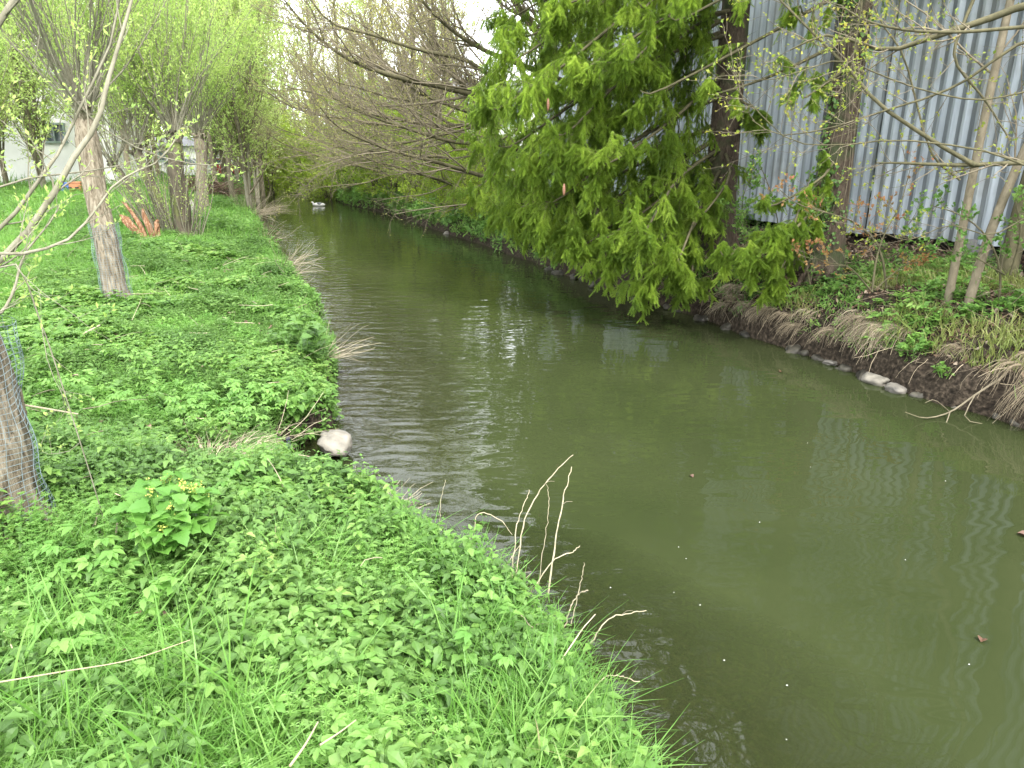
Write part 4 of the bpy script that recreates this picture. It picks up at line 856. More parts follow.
def car(p, rz, m_, label):
    e = empty('parked_car', p, label, 'car', 'cars parked beyond the left bank', rz)
    prof = [(-2.05, .35), (-2.1, .75), (-1.95, .95), (-1.2, 1.0), (-.75, 1.42), (.75, 1.45), (1.35, 1.02), (2.0, .88), (2.1, .6), (2.05, .35)]
    b = MB(); V = []; w = .82
    for s_ in (-1, 1):
        for (x, z) in prof: V.append((x, s_*(w-(.16 if z > 1.1 else 0)), z))
    n = len(prof); b.add(V, [[i, (i+1) % n, (i+1) % n+n, i+n] for i in range(n)])
    b.t.append(np.array([[0, i, i+1] for i in range(1, n-1)] + [[n, n+i+1, n+i] for i in range(1, n-1)])); b.tm.append(np.zeros(2*n-4))
    b.build('body', m_, e, bevel=.04)
    b = MB(); b.add([(s_*1, 0, 0) for s_ in ()] or np.zeros((0, 3)))
    for s_ in (-1, 1):
        y = s_*(w-.045); b.add([(-1.1, y+s_*.05, 1.04), (1.15, y+s_*.05, 1.04), (.7, y-s_*.08, 1.38), (-.7, y-s_*.08, 1.38)], [[0, 1, 2, 3]])
    b.build('side_windows', M['glass'], e)
    b = MB(); b.add([(1.36, -.6, 1.06), (1.36, .6, 1.06), (.82, .55, 1.43), (.82, -.55, 1.43)], [[0, 1, 2, 3]]); b.build('windscreen', M['glass'], e)
    for x in (-1.3, 1.3):
        for s_ in (-1, 1):
            b = MB(); b.tubes(np.array([[x, s_*.68, .31], [x, s_*.86, .31]]), np.array([.31, .31]), 18, cap=True); wv = b.build('wheel', M['rubber'], e)
            b = MB(); b.tubes(np.array([[x, s_*.80, .31], [x, s_*.872, .31]]), np.array([.18, .17]), 12, cap=True); b.build('rim', M['chrome'], wv)
    for s_ in (-1, 1): b = MB(); b.box((2.07, s_*.6, .72), (.08, .26, .14)); b.build('headlight', M['feather_white'], e)
q = at(212, 173, 56); car((q[0], q[1], gz(q[0], q[1])), .3, M['car_red'], 'red car parked far off beside the brush pile')
q = at(183, 172, 52); car((q[0], q[1], gz(q[0], q[1])), .3, M['car_white'], 'white car parked far off behind the brush pile')

# brush pile, cut log
q = on_z(203, 192, .75); q[2] = gz(q[0], q[1]); m = MB(); N = 900
a = rng.uniform(0, 2*PI, N); rr = np.sqrt(rng.uniform(0, 1, N)); P0 = np.c_[q[0]+1.5*rr*np.cos(a), q[1]+.9*rr*np.sin(a), q[2]+rng.uniform(0, 1, N)*.85*(1-rr**2)]
P_, R_ = grow(P0, np.c_[rng.normal(0, 1, (N, 2)), rng.normal(0, .28, N)], rng.uniform(.5, 1.5, N), rng.uniform(.008, .022, N), 5, .15, (0, 0, -.03), .4); P_[..., 2] = np.maximum(P_[..., 2], q[2]-.02); m.tubes(P_, R_, 4)
tag(m.build('brush_pile', M['litter'], origin=q), 'heap of brown cut brushwood on the grass at the end of the meadow', 'brush pile')
q = at(192, 212, 21.5); q[2] = gz(q[0], q[1]); m = MB(); m.tubes(smooth_line([q-[0, 0, .1], q+[.0, 0, .3], q+[-.05, 0, .55]], 6), np.linspace(.12, .10, 6), 10, cap=True)
tag(m.build('cut_stump', bark('pale_birch_bark', [(.3, (.4, .36, .28)), (.6, (.75, .72, .64))], 10, 1, .3), origin=q), 'short pale cut stump on the grass right of the dark willow clump', 'stump')

# waterbird
q = on_z(319, 206, 0); e = empty('waterbird', q, 'small white and dark waterbird swimming in the far part of the river', 'bird')
def ell(c, r, n=14, k=9, tilt=0):
    t = np.linspace(0, PI, k); P = np.c_[-np.cos(t)*r[0], t*0, t*0]; R = np.sin(t)*1.0+.001
    b = MB(); b.tubes(P+1e-6, R, n); V = np.concatenate(b.v); V[:, 1] *= r[1]; V[:, 2] *= r[2]; V += c; return V, np.concatenate(b.q)
b = MB(); b.add(*ell((0, 0, .08), (.36, .15, .15))); b.tubes(smooth_line([(.22, 0, .10), (.31, 0, .16), (.32, 0, .21), (.34, 0, .24)], 8), np.linspace(.07, .04, 8), 8); b.add(*ell((.36, 0, .25), (.065, .045, .045))); b.build('body', M['feather_white'], e, smooth=True)
b = MB(); b.add(*ell((-.04, 0, .14), (.17, .155, .115))); b.build('wing', M['feather_dark'], e, smooth=True)
b = MB(); b.tubes(np.array([[.41, 0, .245], [.47, 0, .235]]), np.array([.016, .006]), 6, cap=True); b.build('beak', M['orange'], e)
e.rotation_euler = (0, 0, PI); e.scale = (.85, .85, .7)

# ------------------------------------------------------------------ ground cover of the left bank
def scatter_left(n, y0, y1, dmin=-.03, dmax=None, power=1.0):
    y = y0 + (y1-y0)*rng.uniform(0, 1, n)**power
    W = y*.80+1.6 + xl(y)         # inland reach of the view at this distance
    if dmax is not None: W = np.minimum(W, dmax)
    d = dmin + (W-dmin)*rng.uniform(0, 1, n); x = xl(y)-d; keep = (rng.uniform(0, 1, n) < (W/np.max(W))) & (W > 0) & (np.hypot(x+2.07, (y-4.42)*.9) > .30+.12*nz2(x, y, 6, 77))
    return x[keep], y[keep], d[keep]
def put(b, tpls, x, y, s, tilt=.2, m=0, dz=-.01):
    z = ground_z(x, y)+dz; N = len(x); k = rng.integers(0, len(tpls), N)
    R = tiltz(N, tilt); pos = np.c_[x, y, z]; s = np.broadcast_to(s, (N,))
    for i, t in enumerate(tpls):
        w = k == i; b.inst(t, pos[w], R[w], s[w], m)
NET = [nettle(rng.uniform(.15, .26), int(rng.integers(4, 7)), .058) for _ in range(6)]
NETs = [nettle(.20, 5, .062, simple=True) for _ in range(5)]
ELD = [elder(rng.uniform(.14, .2), .052) for _ in range(5)]; ELDs = [elder(.16, .06, True) for _ in range(4)]
ROS = [rosette(12, .08, .034, .3) for _ in range(4)]; ROSs = [rosette(9, .09, .055, .36, True) for _ in range(4)]
CLE = [cleaver(rng.uniform(.12, .22), .017) for _ in range(5)]
GR = [grass(12, .27, .0032, .03, 6, .7) for _ in range(6)]; GRb = [grass(9, .42, .0045, .04, 7, .8) for _ in range(5)]
GRs = [grass(7, .22, .005, .05, 3, .7) for _ in range(5)]
grassy = lambda x, y: np.clip(np.maximum.reduce([1.25-1.1*np.hypot((x+1.35)/.8, (y-1.8)/.5), 1.25-1.3*np.hypot((x-.22)/.5, (y-2.05)/.5), nz2(x, y, 1.3, 21)*1.3-.55]), 0, 1)
herbs, grs = MB(), MB()
# near zone
x, y, d = scatter_left(7600, 1.0, 4.2, -.05); g = grassy(x, y); r = rng.uniform(0, 1, len(x)); sp = nz2(x, y, 1.6, 31)+.5*nz2(x, y, 4, 32)
w = (g > r*.8); put(grs, GR, x[w], y[w], rng.uniform(.6, 1.15, w.sum()), .2)
big = w & (rng.uniform(0, 1, len(x)) < .12); put(grs, GRb, x[big], y[big], rng.uniform(.55, 1., big.sum()), .3)
hb = ~w | (rng.uniform(0, 1, len(x)) < .35)
for lo, hi, tp, mm, (s0, s1) in ((-9, -.55, ELD, 0, (.8, 1.15)), (-.55, .15, NET, 1, (.8, 1.35)), (.1, 9, CLE, 2, (.8, 1.3)), (-.4, -.1, CLE, 2, (.8, 1.2))):
    w = hb & (sp >= lo) & (sp < hi); put(herbs, tp, x[w], y[w], rng.uniform(s0, s1, w.sum()), .22, mm)
x, y, d = scatter_left(5200, 1.0, 4.5, -.05); put(herbs, ROS, x, y, rng.uniform(.6, 1.3, len(x)), .4, 0)
x, y, d = scatter_left(2200, 1.0, 4.4, -.05); put(herbs, NET, x, y, rng.uniform(.45, .9, len(x)), .3, 1)
x, y, d = scatter_left(1500, 1.0, 4.4, -.05); put(grs, GR, x, y, rng.uniform(.5, 1.0, len(x)), .3)
x, y, d = scatter_left(420, 1.2, 3.4, -.04, .5); put(grs, GRb, x, y, rng.uniform(.5, .9, len(x)), .3)
GRx = [grass(8, .55, .0062, .05, 8, .9) for _ in range(5)]
n_ = 60; x = rng.uniform(-2.0, -.85, n_); y = rng.uniform(1.35, 2.3, n_); put(grs, GRx, x, y, rng.uniform(.5, 1., n_), .35)
n_ = 70; x = rng.uniform(-.25, .6, n_); y = rng.uniform(1.6, 2.7, n_); w = x < xl(y)-.06; put(grs, GRb, x[w], y[w], rng.uniform(.7, 1.1, w.sum()), .25)
BIG = [elder(rng.uniform(.2, .3), .058) for _ in range(5)]; BIGN = [nettle(rng.uniform(.28, .4), 7, .058, w=.27) for _ in range(5)]
BRO = [rosette(11, .13, .06, .3) for _ in range(4)]
x, y, d = scatter_left(2600, 1.3, 6.5, -.02); c1 = nz2(x, y, 2.1, 101)+.5*nz2(x, y, 5, 102); w = (c1 > .45) & (grassy(x, y) < .6); put(herbs, BIG, x[w], y[w], rng.uniform(.75, 1.15, w.sum()), .25, 2)
w = (c1 < -.5); put(herbs, BIGN, x[w], y[w], rng.uniform(.7, 1.1, w.sum()), .22, 0)
w = (np.abs(c1) < .07); put(herbs, BRO, x[w], y[w], rng.uniform(.7, 1.2, w.sum()), .3, 1)
n_ = 120; x = rng.uniform(-1.0, .5, n_); y = rng.uniform(2.2, 3.6, n_); w = (x < xl(y)-.03) & (x > xl(y)-.75); put(herbs, BIG+BIGN, x[w], y[w], rng.uniform(.7, 1.05, w.sum()), .35, 2)
# leaning plants along the near edge
x, y, d = scatter_left(900, 1.2, 4.6, -.08, .35); put(herbs, ELD+NET+NET, x, y, rng.uniform(.7, 1.2, len(x)), .45, 0)
# middle zone
def zone(n, y0, y1, s, ht, lo=NETs, k=1.):
    x, y, d = scatter_left(n, y0, y1, -.03); sp = nz2(x, y, .9, 41)+.6*nz2(x, y, 2.6, 42)
    mound = .78+.65*nz2(x, y, 1.1, 44)+.35*nz2(x, y, 3.1, 45); mound = np.clip(mound, .3, 2)
    bare = (nz2(x, y, 1.9, 46)+.5*nz2(x, y, 5, 47) < -.95) | (np.hypot(x+2.15, (y-5.05)*.8) < .2); x, y, d, sp, mound = x[~bare], y[~bare], d[~bare], sp[~bare], mound[~bare]
    w = sp < -.1; put(herbs, ROSs+ELDs, x[w], y[w], s*ht*mound[w]*rng.uniform(.6, 1.25, w.sum()), .3, 0)
    w = (sp >= -.1) & (sp < .55); put(herbs, lo, x[w], y[w], s*ht*mound[w]*rng.uniform(.6, 1.25, w.sum()), .3, 1)
    w = sp >= .4; put(herbs, CLE+ROSs, x[w], y[w], s*ht*rng.uniform(.7, 1.3, w.sum()), .3, 2)
    w = rng.uniform(0, 1, len(x)) < .30; put(grs, GRs, x[w]+.02, y[w], s*rng.uniform(.5, 1.0, w.sum()), .3)
    inl = (d > 2.5) & (rng.uniform(0, 1, len(x)) < .6); put(grs, GRs, x[inl], y[inl]+.03, s*rng.uniform(.6, 1.2, inl.sum()), .3)
zone(24000, 4.0, 8.6, .66, 1.1)
zone(30000, 8.4, 17, 1.0, 1.)
zone(16000, 16.5, 34, 2.0, .75)
zone(9000, 33, 75, 3.4, .6)
tag(herbs.build('ground_herbs', [M['herb'], M['herb_dark'], M['lime']]), 'low nettles, ground elder and cleavers covering the left bank', 'ground cover', kind='stuff')
tag(grs.build('grass', M['grass']), 'bright green grass growing among the herbs of the left bank', 'grass', kind='stuff')
# loose dry stalks and old leaves lying in the green
lt = MB(); x, y, d = scatter_left(330, 1.2, 14, .1, 5, .8); N = len(x); a = rng.uniform(0, 2*PI, N)
P0 = np.c_[x, y, ground_z(x, y)+rng.uniform(.05, .2, N)]; P_, R_ = grow(P0, np.c_[np.cos(a), np.sin(a), rng.normal(.1, .3, N)], rng.uniform(.08, .45, N), rng.uniform(.0015, .0045, N), 5, .12, (0, 0, -.02), .5); lt.tubes(P_, R_, 4)
x, y, d = scatter_left(500, 1.2, 12, .05, 5, .8); put(lt, [leaf(.35, 3, .2, .6)], x, y, rng.uniform(.03, .06, len(x)), .5, 1, .07)
tag(lt.build('dry_litter', [M['straw'], M['litter']]), 'dry stalks and brown leaves scattered in the green bank', 'litter', kind='stuff')

# singled-out plants of the left bank
def big_leaf_plant(p, n, h, sp_, ll, label, name, cat, mleaf, buds=False, w=.42, group=None):
    p = np.array([p[0], p[1], gz(p[0], p[1])]); e = empty(name, p, label, cat, group)
    st, lf, bd = MB(), MB(), MB(); k = max(5, n//9)
    a = rng.uniform(0, 2*PI, k); rr = sp_*np.sqrt(rng.uniform(0, 1, k))
    P_, R_ = grow(np.c_[p[0]+rr*.35*np.cos(a), p[1]+rr*.35*np.sin(a), np.full(k, p[2])], np.c_[np.cos(a)*rr/h*.8, np.sin(a)*rr/h*.8, np.ones(k)], h*(1.05-.35*rr/sp_), np.full(k, .004), 6, .05, (0, 0, .03), .5); st.tubes(P_, R_, 5)
    q0, d0, l0, r0 = spawn(P_, R_, 9, .15, 1, 1.15, (.1, .2), .5, (0, 0, .12), 0); q0 = q0 + d0*.02
    T_ = [leaf(w, 8, .10, rng.uniform(.15, .45), .14, .33) for _ in range(4)]
    kk = rng.integers(0, 4, len(q0))
    for i in range(4):
        s_ = kk == i; lf.inst(T_[i], q0[s_], frames(d0[s_]), ll*rng.uniform(.6, 1.2, s_.sum()))
    st.build('stem', M['lime'], e, p); lf.build('leaf_cluster', mleaf, e, p)
    if buds:
        
        for tp_ in P_[::3, -1]:
            bd = MB(); q = tp_+rng.normal(0, .010, (22, 3)); bd.inst(tri_leaf(.5, .3), q, frames(rng.normal(0, 1, (22, 3))+[0, 0, 1]), np.full(22, .010)); bd.build('flower_bud', M['yellow_bud'], e, p)
    return e
q = on_z(172, 566, .55); big_leaf_plant(q, 400, .46, .26, .082, 'tall pale green garlic mustard with broad leaves and yellow flower buds in the foreground', 'garlic_mustard', 'plant', M['mustard'], True)
q = on_z(298, 350, .42); big_leaf_plant((q[0]+.02, q[1]), 190, .50, .42, .10, 'dense dark green leafy clump overhanging the water edge halfway up the bank', 'leafy_clump', 'plant', M['herb_dark'], w=.45)
q = on_z(285, 398, .40); big_leaf_plant((q[0]+.02, q[1]), 110, .26, .34, .09, 'lower leafy clump on the water edge just before the dark green one', 'leafy_clump', 'plant', M['herb'], w=.45)
q = on_z(255, 500, .50); big_leaf_plant((q[0]+.02, q[1]), 90, .2, .3, .075, 'low round-leaved clump beside the patch of dry grass', 'leafy_clump', 'plant', M['herb'], w=.5)
for (px, py, lab) in ((304, 448, 'violet-blue grape hyacinth spike on the bank edge, right one of the two'), (296, 454, 'violet-blue grape hyacinth spike on the bank edge, left one of the two')):
    q = on_z(px-6, py+4, .36); q[2] = gz(q[0], q[1])+.06; e = empty('grape_hyacinth', q, lab, 'flower', 'grape hyacinths')
    b = MB(); b.tubes(np.array([q, q+[0, 0, .26]]), np.array([.003, .002]), 5); b.build('stem', M['lime'], e, q)
    b = MB(); t = np.arange(46)/46; a = t*46*2.4; b.inst(xf(tri_leaf(.5, .4), (0, 0, 0), (0, 1, 0), 1.), np.c_[q[0]+np.cos(a)*.009*(1-t*.6), q[1]+np.sin(a)*.009*(1-t*.6), q[2]+.20+t*.09], frames(np.c_[np.cos(a), np.sin(a), -a*0-.3]), np.full(46, .009)); b.build('flower_spike', M['blue_flower'], e, q)

def tuft(p, n, h, m_, label, name, cat, group, out_=(0, 0), droop=-.12, r=.12, rad=.0018, spreadz=.5, K=7, ground=True):
    p = np.array(p, float); 
    if ground: p[2] = gz(p[0], p[1])
    b = MB(); a = rng.uniform(0, 2*PI, n); rr = r*np.sqrt(rng.uniform(0, 1, n))
    P_, R_ = grow(np.c_[p[0]+rr*np.cos(a), p[1]+rr*np.sin(a), np.full(n, p[2])], np.c_[np.cos(a)*.5+out_[0], np.sin(a)*.5+out_[1], rng.uniform(.1, 1, n)*spreadz+.1], h*rng.uniform(.4, 1.1, n), np.full(n, rad)*rng.uniform(.6, 1.3, n), K, .12, (0, 0, droop), .4); b.tubes(P_, R_, 3)
    return tag(b.build(name, m_, origin=p), label, cat, group)
GD = 'dry grass and dead reeds on the left bank'
q = on_z(205, 452, .48); tuft(q, 520, .30, M['straw'], 'flattened patch of straw-coloured dry grass in the middle of the green bank', 'dry_grass_patch', 'dry grass', GD, droop=-.16, r=.34, spreadz=.45)
q = on_z(315, 478, .3); 
for (px, py, z, n, h, out_, lab) in ((262, 205, .55, 260, 1.4, (.5, -.1), 'large clump of bleached dead reeds at the far end of the left bank'), (283, 258, .35, 40, .8, (.8, -.1), 'sparse dead stalks poking over the water between the reeds and the leafy clump'),
                               (288, 275, .3, 36, .7, (.8, -.2), 'straw-coloured stalks lying on the edge just behind the dark leafy clump'), (328, 350, .25, 30, .55, (1., .1), 'dead twigs sticking out over the water beside the dark leafy clump'),
                               (318, 425, .3, 18, .5, (1., .2), 'few dry stalks reaching over the water behind the white stone'), (268, 232, .45, 60, .9, (.8, -.2), 'bleached stalks drooping to the water beside the dead reed clump'),
                               (385, 486, .4, 46, .3, (.2, .3), 'short dry stubble at the near bank edge before the glittering water'), (475, 552, .42, 22, .28, (.3, .4), 'broken dry stems at the near bank edge left of the tall stalks')):
    q = on_z(px, py, z); q[0] = min(q[0], float(xl(np.array([q[1]]))[0])-.04); tuft(q, n, h, M['straw'], lab, 'dry_stalks', 'dry stalks', GD, out_, -.06, .16 if py > 210 else .55, .0026 if py > 300 else .0042, .9)
# tall dry stalks of the foreground, each its own
GS = 'tall dry stalks at the near edge'
for (pts, y0, y1, r_, lab) in (([(515, 560), (525, 520), (548, 480), (573, 455)], 3.0, 3.2, .0035, 'tallest curved dry stalk over the water, bowed to the right'), ([(548, 575), (556, 540), (563, 500), (572, 467)], 2.9, 3.05, .0042, 'straight thick dry stalk beside the tallest curved one'),
                           ([(512, 560), (516, 530), (524, 505), (530, 490)], 3.0, 3.1, .003, 'short straight dry stalk left of the tallest one'), ([(538, 570), (545, 540), (549, 505), (547, 485)], 3.0, 3.1, .0018, 'hair-thin dry stalk between the two tall ones'),
                           ([(530, 572), (552, 562), (572, 552), (580, 545)], 2.9, 3.0, .003, 'kinked dry stalk branching low to the right'), ([(572, 602), (580, 585), (585, 562)], 2.85, 2.9, .0022, 'thin upright dry stalk right of the straight thick one'),
                           ([(565, 605), (575, 598), (588, 590)], 2.85, 2.9, .0035, 'short stub of dry stalk pointing right'), ([(585, 632), (605, 622), (625, 614), (646, 610)], 2.7, 2.75, .0032, 'bent dry stalk arching right low over the water'),
                           ([(560, 662), (545, 650), (530, 625), (516, 610)], 2.5, 2.65, .0032, 'slanting dry stalk fallen into the green herbs'), ([(585, 672), (610, 676), (640, 682)], 2.4, 2.4, .0026, 'thin dry stalk lying level in the grass near the lower bank edge'),
                           ([(470, 535), (478, 515), (500, 520), (512, 535)], 3.35, 3.3, .003, 'folded dry stalk bent like a hook at the bank edge'), ([(438, 520), (441, 500), (446, 480)], 3.6, 3.6, .002, 'lone thin dry stalk standing at the left by the sunlit water')):
    q = AT(pts, y0, y1); q[0] = q[0]-[0, 0, .12]; b = MB(); b.tubes(smooth_line(q, 22)+rng.normal(0, .0022, (22, 3)), np.linspace(r_, r_*.5, 22)*rng.uniform(.75, 1.2, 22), 6); 
    if r_ > .003:
        c = smooth_line(q, 14)[8]; b.tubes(smooth_line([c, c+[.02, 0, .02], c+[.05, .01, .015]], 5), np.linspace(r_*.5, r_*.3, 5), 4)
    tag(b.build('dry_stalk', M['straw'], origin=q[0]), lab, 'dry stalk', GS)
for (pts, y0, y1, r_, lab) in (([(-20, 398), (30, 406), (78, 414)], 3.3, 3.6, .007, 'pale broken stick poking right from behind the near trunk'), ([(90, 352), (78, 345), (82, 335), (100, 325)], 6.6, 6.9, .012, 'pale forked stick lying in the grass behind the near trunk'),
                           ([(0, 682), (60, 672), (130, 660), (190, 640)], 2.35, 2.7, .0026, 'long thin twig lying across the foreground herbs'), ([(290, 766), (305, 745), (318, 722)], 2.0, 2.1, .004, 'short pale twig low in the foreground grass'), ([(320, 745), (340, 732), (356, 720)], 2.05, 2.15, .003, 'small reddish twig right of the short pale one')):
    q = AT(pts, y0, y1) if pts[0][1] < 500 else [on_z(px, py, .84) for px, py in pts]; b = MB(); b.tubes(smooth_line(q, 12), np.linspace(r_, r_*.5, 12), 7, cap=True); tag(b.build('stick', M['straw'] if r_ > .005 else M['straw_grey'], origin=q[0]), lab, 'stick')

# ------------------------------------------------------------------ stones
def rock(name, p, size, m_, label, group=None, seed=0, flat=.6):
    import bmesh
    bm = bmesh.new(); bmesh.ops.create_icosphere(bm, subdivisions=3, radius=1)
    sv = Vector((seed*3.1, seed*1.7, seed*.9))
    for v in bm.verts:
        n_ = v.co.copy(); k = 1 + .42*mnoise.noise(n_*1.1+sv) + .26*mnoise.noise(n_*2.4+sv) + .09*mnoise.noise(n_*6+sv)
        f = max(abs(n_.x), abs(n_.y), abs(n_.z)); v.co = n_*k*(1/(f**.45))
        v.co.x *= size[0]/2; v.co.y *= size[1]/2; v.co.z *= size[2]/2
    me = bpy.data.meshes.new(name); bm.to_mesh(me); bm.free(); me.materials.append(m_)
    for q_ in me.polygons: q_.use_smooth = True
    o = bpy.data.objects.new(name, me); COL.objects.link(o); o.location = tuple(p); o.rotation_euler = (rng.normal(0, .15), rng.normal(0, .15), rng.uniform(0, 6)); return tag(o, label, 'stone', group)
q = on_z(332, 436, .16); rock('stone', (q[0]+.02, q[1], .09), (.34, .25, .15), M['pale_stone'], 'big whitish stone on the left water edge below the grape hyacinths', seed=7)
q = on_z(322, 392, 0); rock('stone', (q[0]-.03, q[1], .05), (.26, .2, .2), M['stone'], 'grey stone at the foot of the left bank under the dark leafy clump', seed=5)
q = on_z(322, 355, 0); rock('stone', (q[0]-.02, q[1], .04), (.2, .2, .15), M['stone'], 'small grey stone on the left water edge behind the leafy clump', seed=8)
GSt = 'stones along the foot of the right bank'
special = {(885, 382): ('largest pale flat stone at the foot of the right bank', .30, M['pale_stone']), (905, 391): ('squarish stone right of the largest pale one', .24, M['grey_stone']), (843, 364): ('rounded pale stone left of the two green sprigs by the right water edge', .16, M['grey_stone']), (789, 350): ('pale stone under the hanging dry grass, nearest the drooping spruce boughs', .13, M['grey_stone']), (686, 320): ('pale flat stone at the water under the lowest spruce bough', .2, M['grey_stone']), (472, 234): ('pale stone on the right waterline far upstream of the spruces', .3, M['grey_stone'])}
for k_, ((px, py), (lab, s_, m_)) in enumerate(special.items()):
    q = on_z(px, py, 0); x_ = float(xr(np.array([q[1]]))[0])-.02; rock('stone', (x_, q[1], .01), (s_, s_*.8, s_*.45), m_, lab, GSt, seed=11+k_)
for i in range(34):
    y_ = 5.2+ (i/50)**1.2*17+rng.normal(0, .15); 
    x_ = float(xr(np.array([y_]))[0])+rng.uniform(-.10, .06); s_ = rng.uniform(.05, .2)*(1+.02*y_); rock('stone', (x_, y_+rng.uniform(-.1, .1), rng.uniform(-.02, .03)), (s_, s_*.8, s_*.6), M['stone'], 'small dark wet stone at the foot of the right bank', 'small stones at the foot of the right bank', seed=30+i)
# stones on the shallow bed by the left edge
bd = MB()
import bmesh
bm = bmesh.new(); bmesh.ops.create_icosphere(bm, subdivisions=1, radius=1); RV = np.array([v.co[:] for v in bm.verts]); RT = np.array([[v.index for v in f.verts] for f in bm.faces]); bm.free()
x, y, d = scatter_left(1, 0, 1); N = 900; y = rng.uniform(4.2, 13, N); x = xl(y)+rng.uniform(.02, 1.5, N); s = rng.uniform(.015, .06, N)
bd.inst((RV, np.zeros((0, 4), int), RT), np.c_[x, y, ground_z(x, y)-.2*s], tiltz(N, .5), np.c_[s*1.3, s, s*.55])
tag(bd.build('river_gravel', M['stone'], smooth=True), 'stones and gravel on the shallow bed beside the left bank', 'gravel', kind='stuff')

# ------------------------------------------------------------------ right bank cover
def scatter_right(n, y0, y1, d0, d1, p=1.): 
    y = y0+(y1-y0)*rng.uniform(0, 1, n); d = d0+(d1-d0)*rng.uniform(0, 1, n)**p; return xr(y)+d/CS, y, d
ll_ = MB(); x, y, d = scatter_right(13000, 4.5, 14, .2, 3.6); put(ll_, [leaf(.35, 3, .25, .5), leaf(.4, 3, -.2, .3), leaf(.3, 3, .3, -.3)], x, y, rng.uniform(.035, .08, len(x)), .6, 0, .01)
x, y, d = scatter_right(700, 4.5, 15, .1, 3.2); N = len(x); a = rng.uniform(0, 2*PI, N); P_, R_ = grow(np.c_[x, y, ground_z(x, y)+.02], np.c_[np.cos(a), np.sin(a), rng.normal(.05, .25, N)], rng.uniform(.15, .7, N), rng.uniform(.0015, .006, N), 5, .15, (0, 0, 0), .4); ll_.tubes(P_, R_, 4, m=1)
tag(ll_.build('leaf_litter', [M['litter'], M['straw_grey']]), 'brown fallen leaves and twigs on the right bank under the spruces', 'leaf litter', kind='stuff')
ug = MB()
x, y, d = scatter_right(2600, 4.5, 9.5, .12, 2.8); w = nz2(x, y, 1.5, 51)+.4*nz2(x, y, 4, 52) > .08; put(ug, ROSs+ELDs, x[w], y[w], rng.uniform(.5, 1.2, w.sum()), .4, 0)
x, y, d = scatter_right(2600, 4.5, 9.3, .2, 2.4); w = nz2(x, y, 1.2, 53) > .0; put(ug, GRs, x[w], y[w], rng.uniform(.6, 1.2, w.sum()), .4, 1)
x, y, d = scatter_right(1400, 9, 15, .15, 3.2); w = nz2(x, y, 1.3, 54) > .1; put(ug, NETs+ROSs, x[w], y[w], rng.uniform(.6, 1.3, w.sum()), .4, 2)
x, y, d = scatter_right(9000, 14.5, 40, .02, 7); w = nz2(x, y, .8, 55) > -.45; put(ug, NETs+ROSs+GRs, x[w], y[w], rng.uniform(1.2, 2.6, w.sum()), .4, 0)
x, y, d = scatter_right(5200, 14.5, 40, .0, 1.6); put(ug, NETs+ROSs+ELDs, x, y, rng.uniform(1.0, 2.0, len(x)), .6, 0)
x, y, d = scatter_right(2500, 38, 80, .02, 8); put(ug, NETs+ROSs, x, y, rng.uniform(3, 5, len(x)), .4, 0)
tag(ug.build('undergrowth', [M['herb'], M['dull'], M['herb_dark']]), 'patchy green undergrowth on the right bank', 'undergrowth', kind='stuff')
# hanging dry grass tufts on the right rim
labs = ['dry grass tuft hanging over the earth face nearest the right edge', 'broad straw-coloured tuft drooping beside the branching bare twig', 'dry tuft trailing to the water right of the largest pale stone', 'dry tuft above the largest pale stone', 'dense pale tuft over the undercut bank left of the green sprigs',
        'narrow hanging tuft in the middle of the earth face', 'small dry tuft left of the hanging narrow one', 'dry tuft below the reddish shrub', 'short tuft at the end of the spruce boughs', 'thin brown tuft under the lowest spruce bough']
for k_, (px, py, n, h) in enumerate(((1015, 372, 190, .52), (985, 362, 230, .58), (955, 372, 160, .48), (925, 352, 110, .4), (868, 318, 150, .5), (848, 316, 70, .45), (835, 312, 40, .3), (808, 318, 90, .36), (780, 300, 40, .3), (700, 300, 30, .3))):
    q = on_z(px, py, .62); x_ = float(xr(np.array([q[1]]))[0])+.33
    tuft((x_, q[1], gz(x_, q[1])-.02), n, h, M['straw_grey'] if k_ % 2 else M['straw'], labs[k_], 'grass_tuft', 'dry grass', 'dry grass tufts hanging over the right bank', (-1.3, -.35), -.30, .15, .0022, .3, 8)
for k_ in range(16):   # roots on the earth face
    pass
rb = MB(); n = 260; y = rng.uniform(4.8, 13, n); x = xr(y)+rng.uniform(.18, .42, n); P_, R_ = grow(np.c_[x, y, ground_z(x, y)+.01], np.c_[rng.normal(-1.0, .3, n), rng.normal(0, .4, n), rng.normal(-.2, .2, n)], rng.uniform(.15, .5, n), rng.uniform(.0015, .004, n), 6, .2, (0, 0, -.35), .5); rb.tubes(P_, R_, 4)
tag(rb.build('hanging_roots', M['straw_grey'], origin=(0, 0, 0)), 'fine roots and stems hanging down the earth face of the right bank', 'roots', kind='stuff')
for k_ in range(26):
    y_ = rng.uniform(4.8, 12.5); x_ = float(xr(np.array([y_]))[0])+rng.uniform(.15, .5)
    tuft((x_, y_, gz(x_, y_)), int(rng.integers(30, 110)), rng.uniform(.2, .42), M['straw_grey'] if k_ % 3 else M['straw'], 'short tuft of dry grass drooping on the earth face of the right bank', 'grass_tuft', 'dry grass', 'short dry tufts on the earth face of the right bank', (-1.1, -.2), -.28, .12, .002, .3, 7)
x, y, d = scatter_right(1500, 4.6, 13, .08, .7); gh = MB(); w = nz2(x, y, 2.0, 91) > .1; put(gh, ROSs+GRs, x[w], y[w], rng.uniform(.5, 1.1, w.sum()), .7)
tag(gh.build('bank_greenery', M['herb']), 'small green plants sprouting from the earth face of the right bank', 'ground cover', kind='stuff')
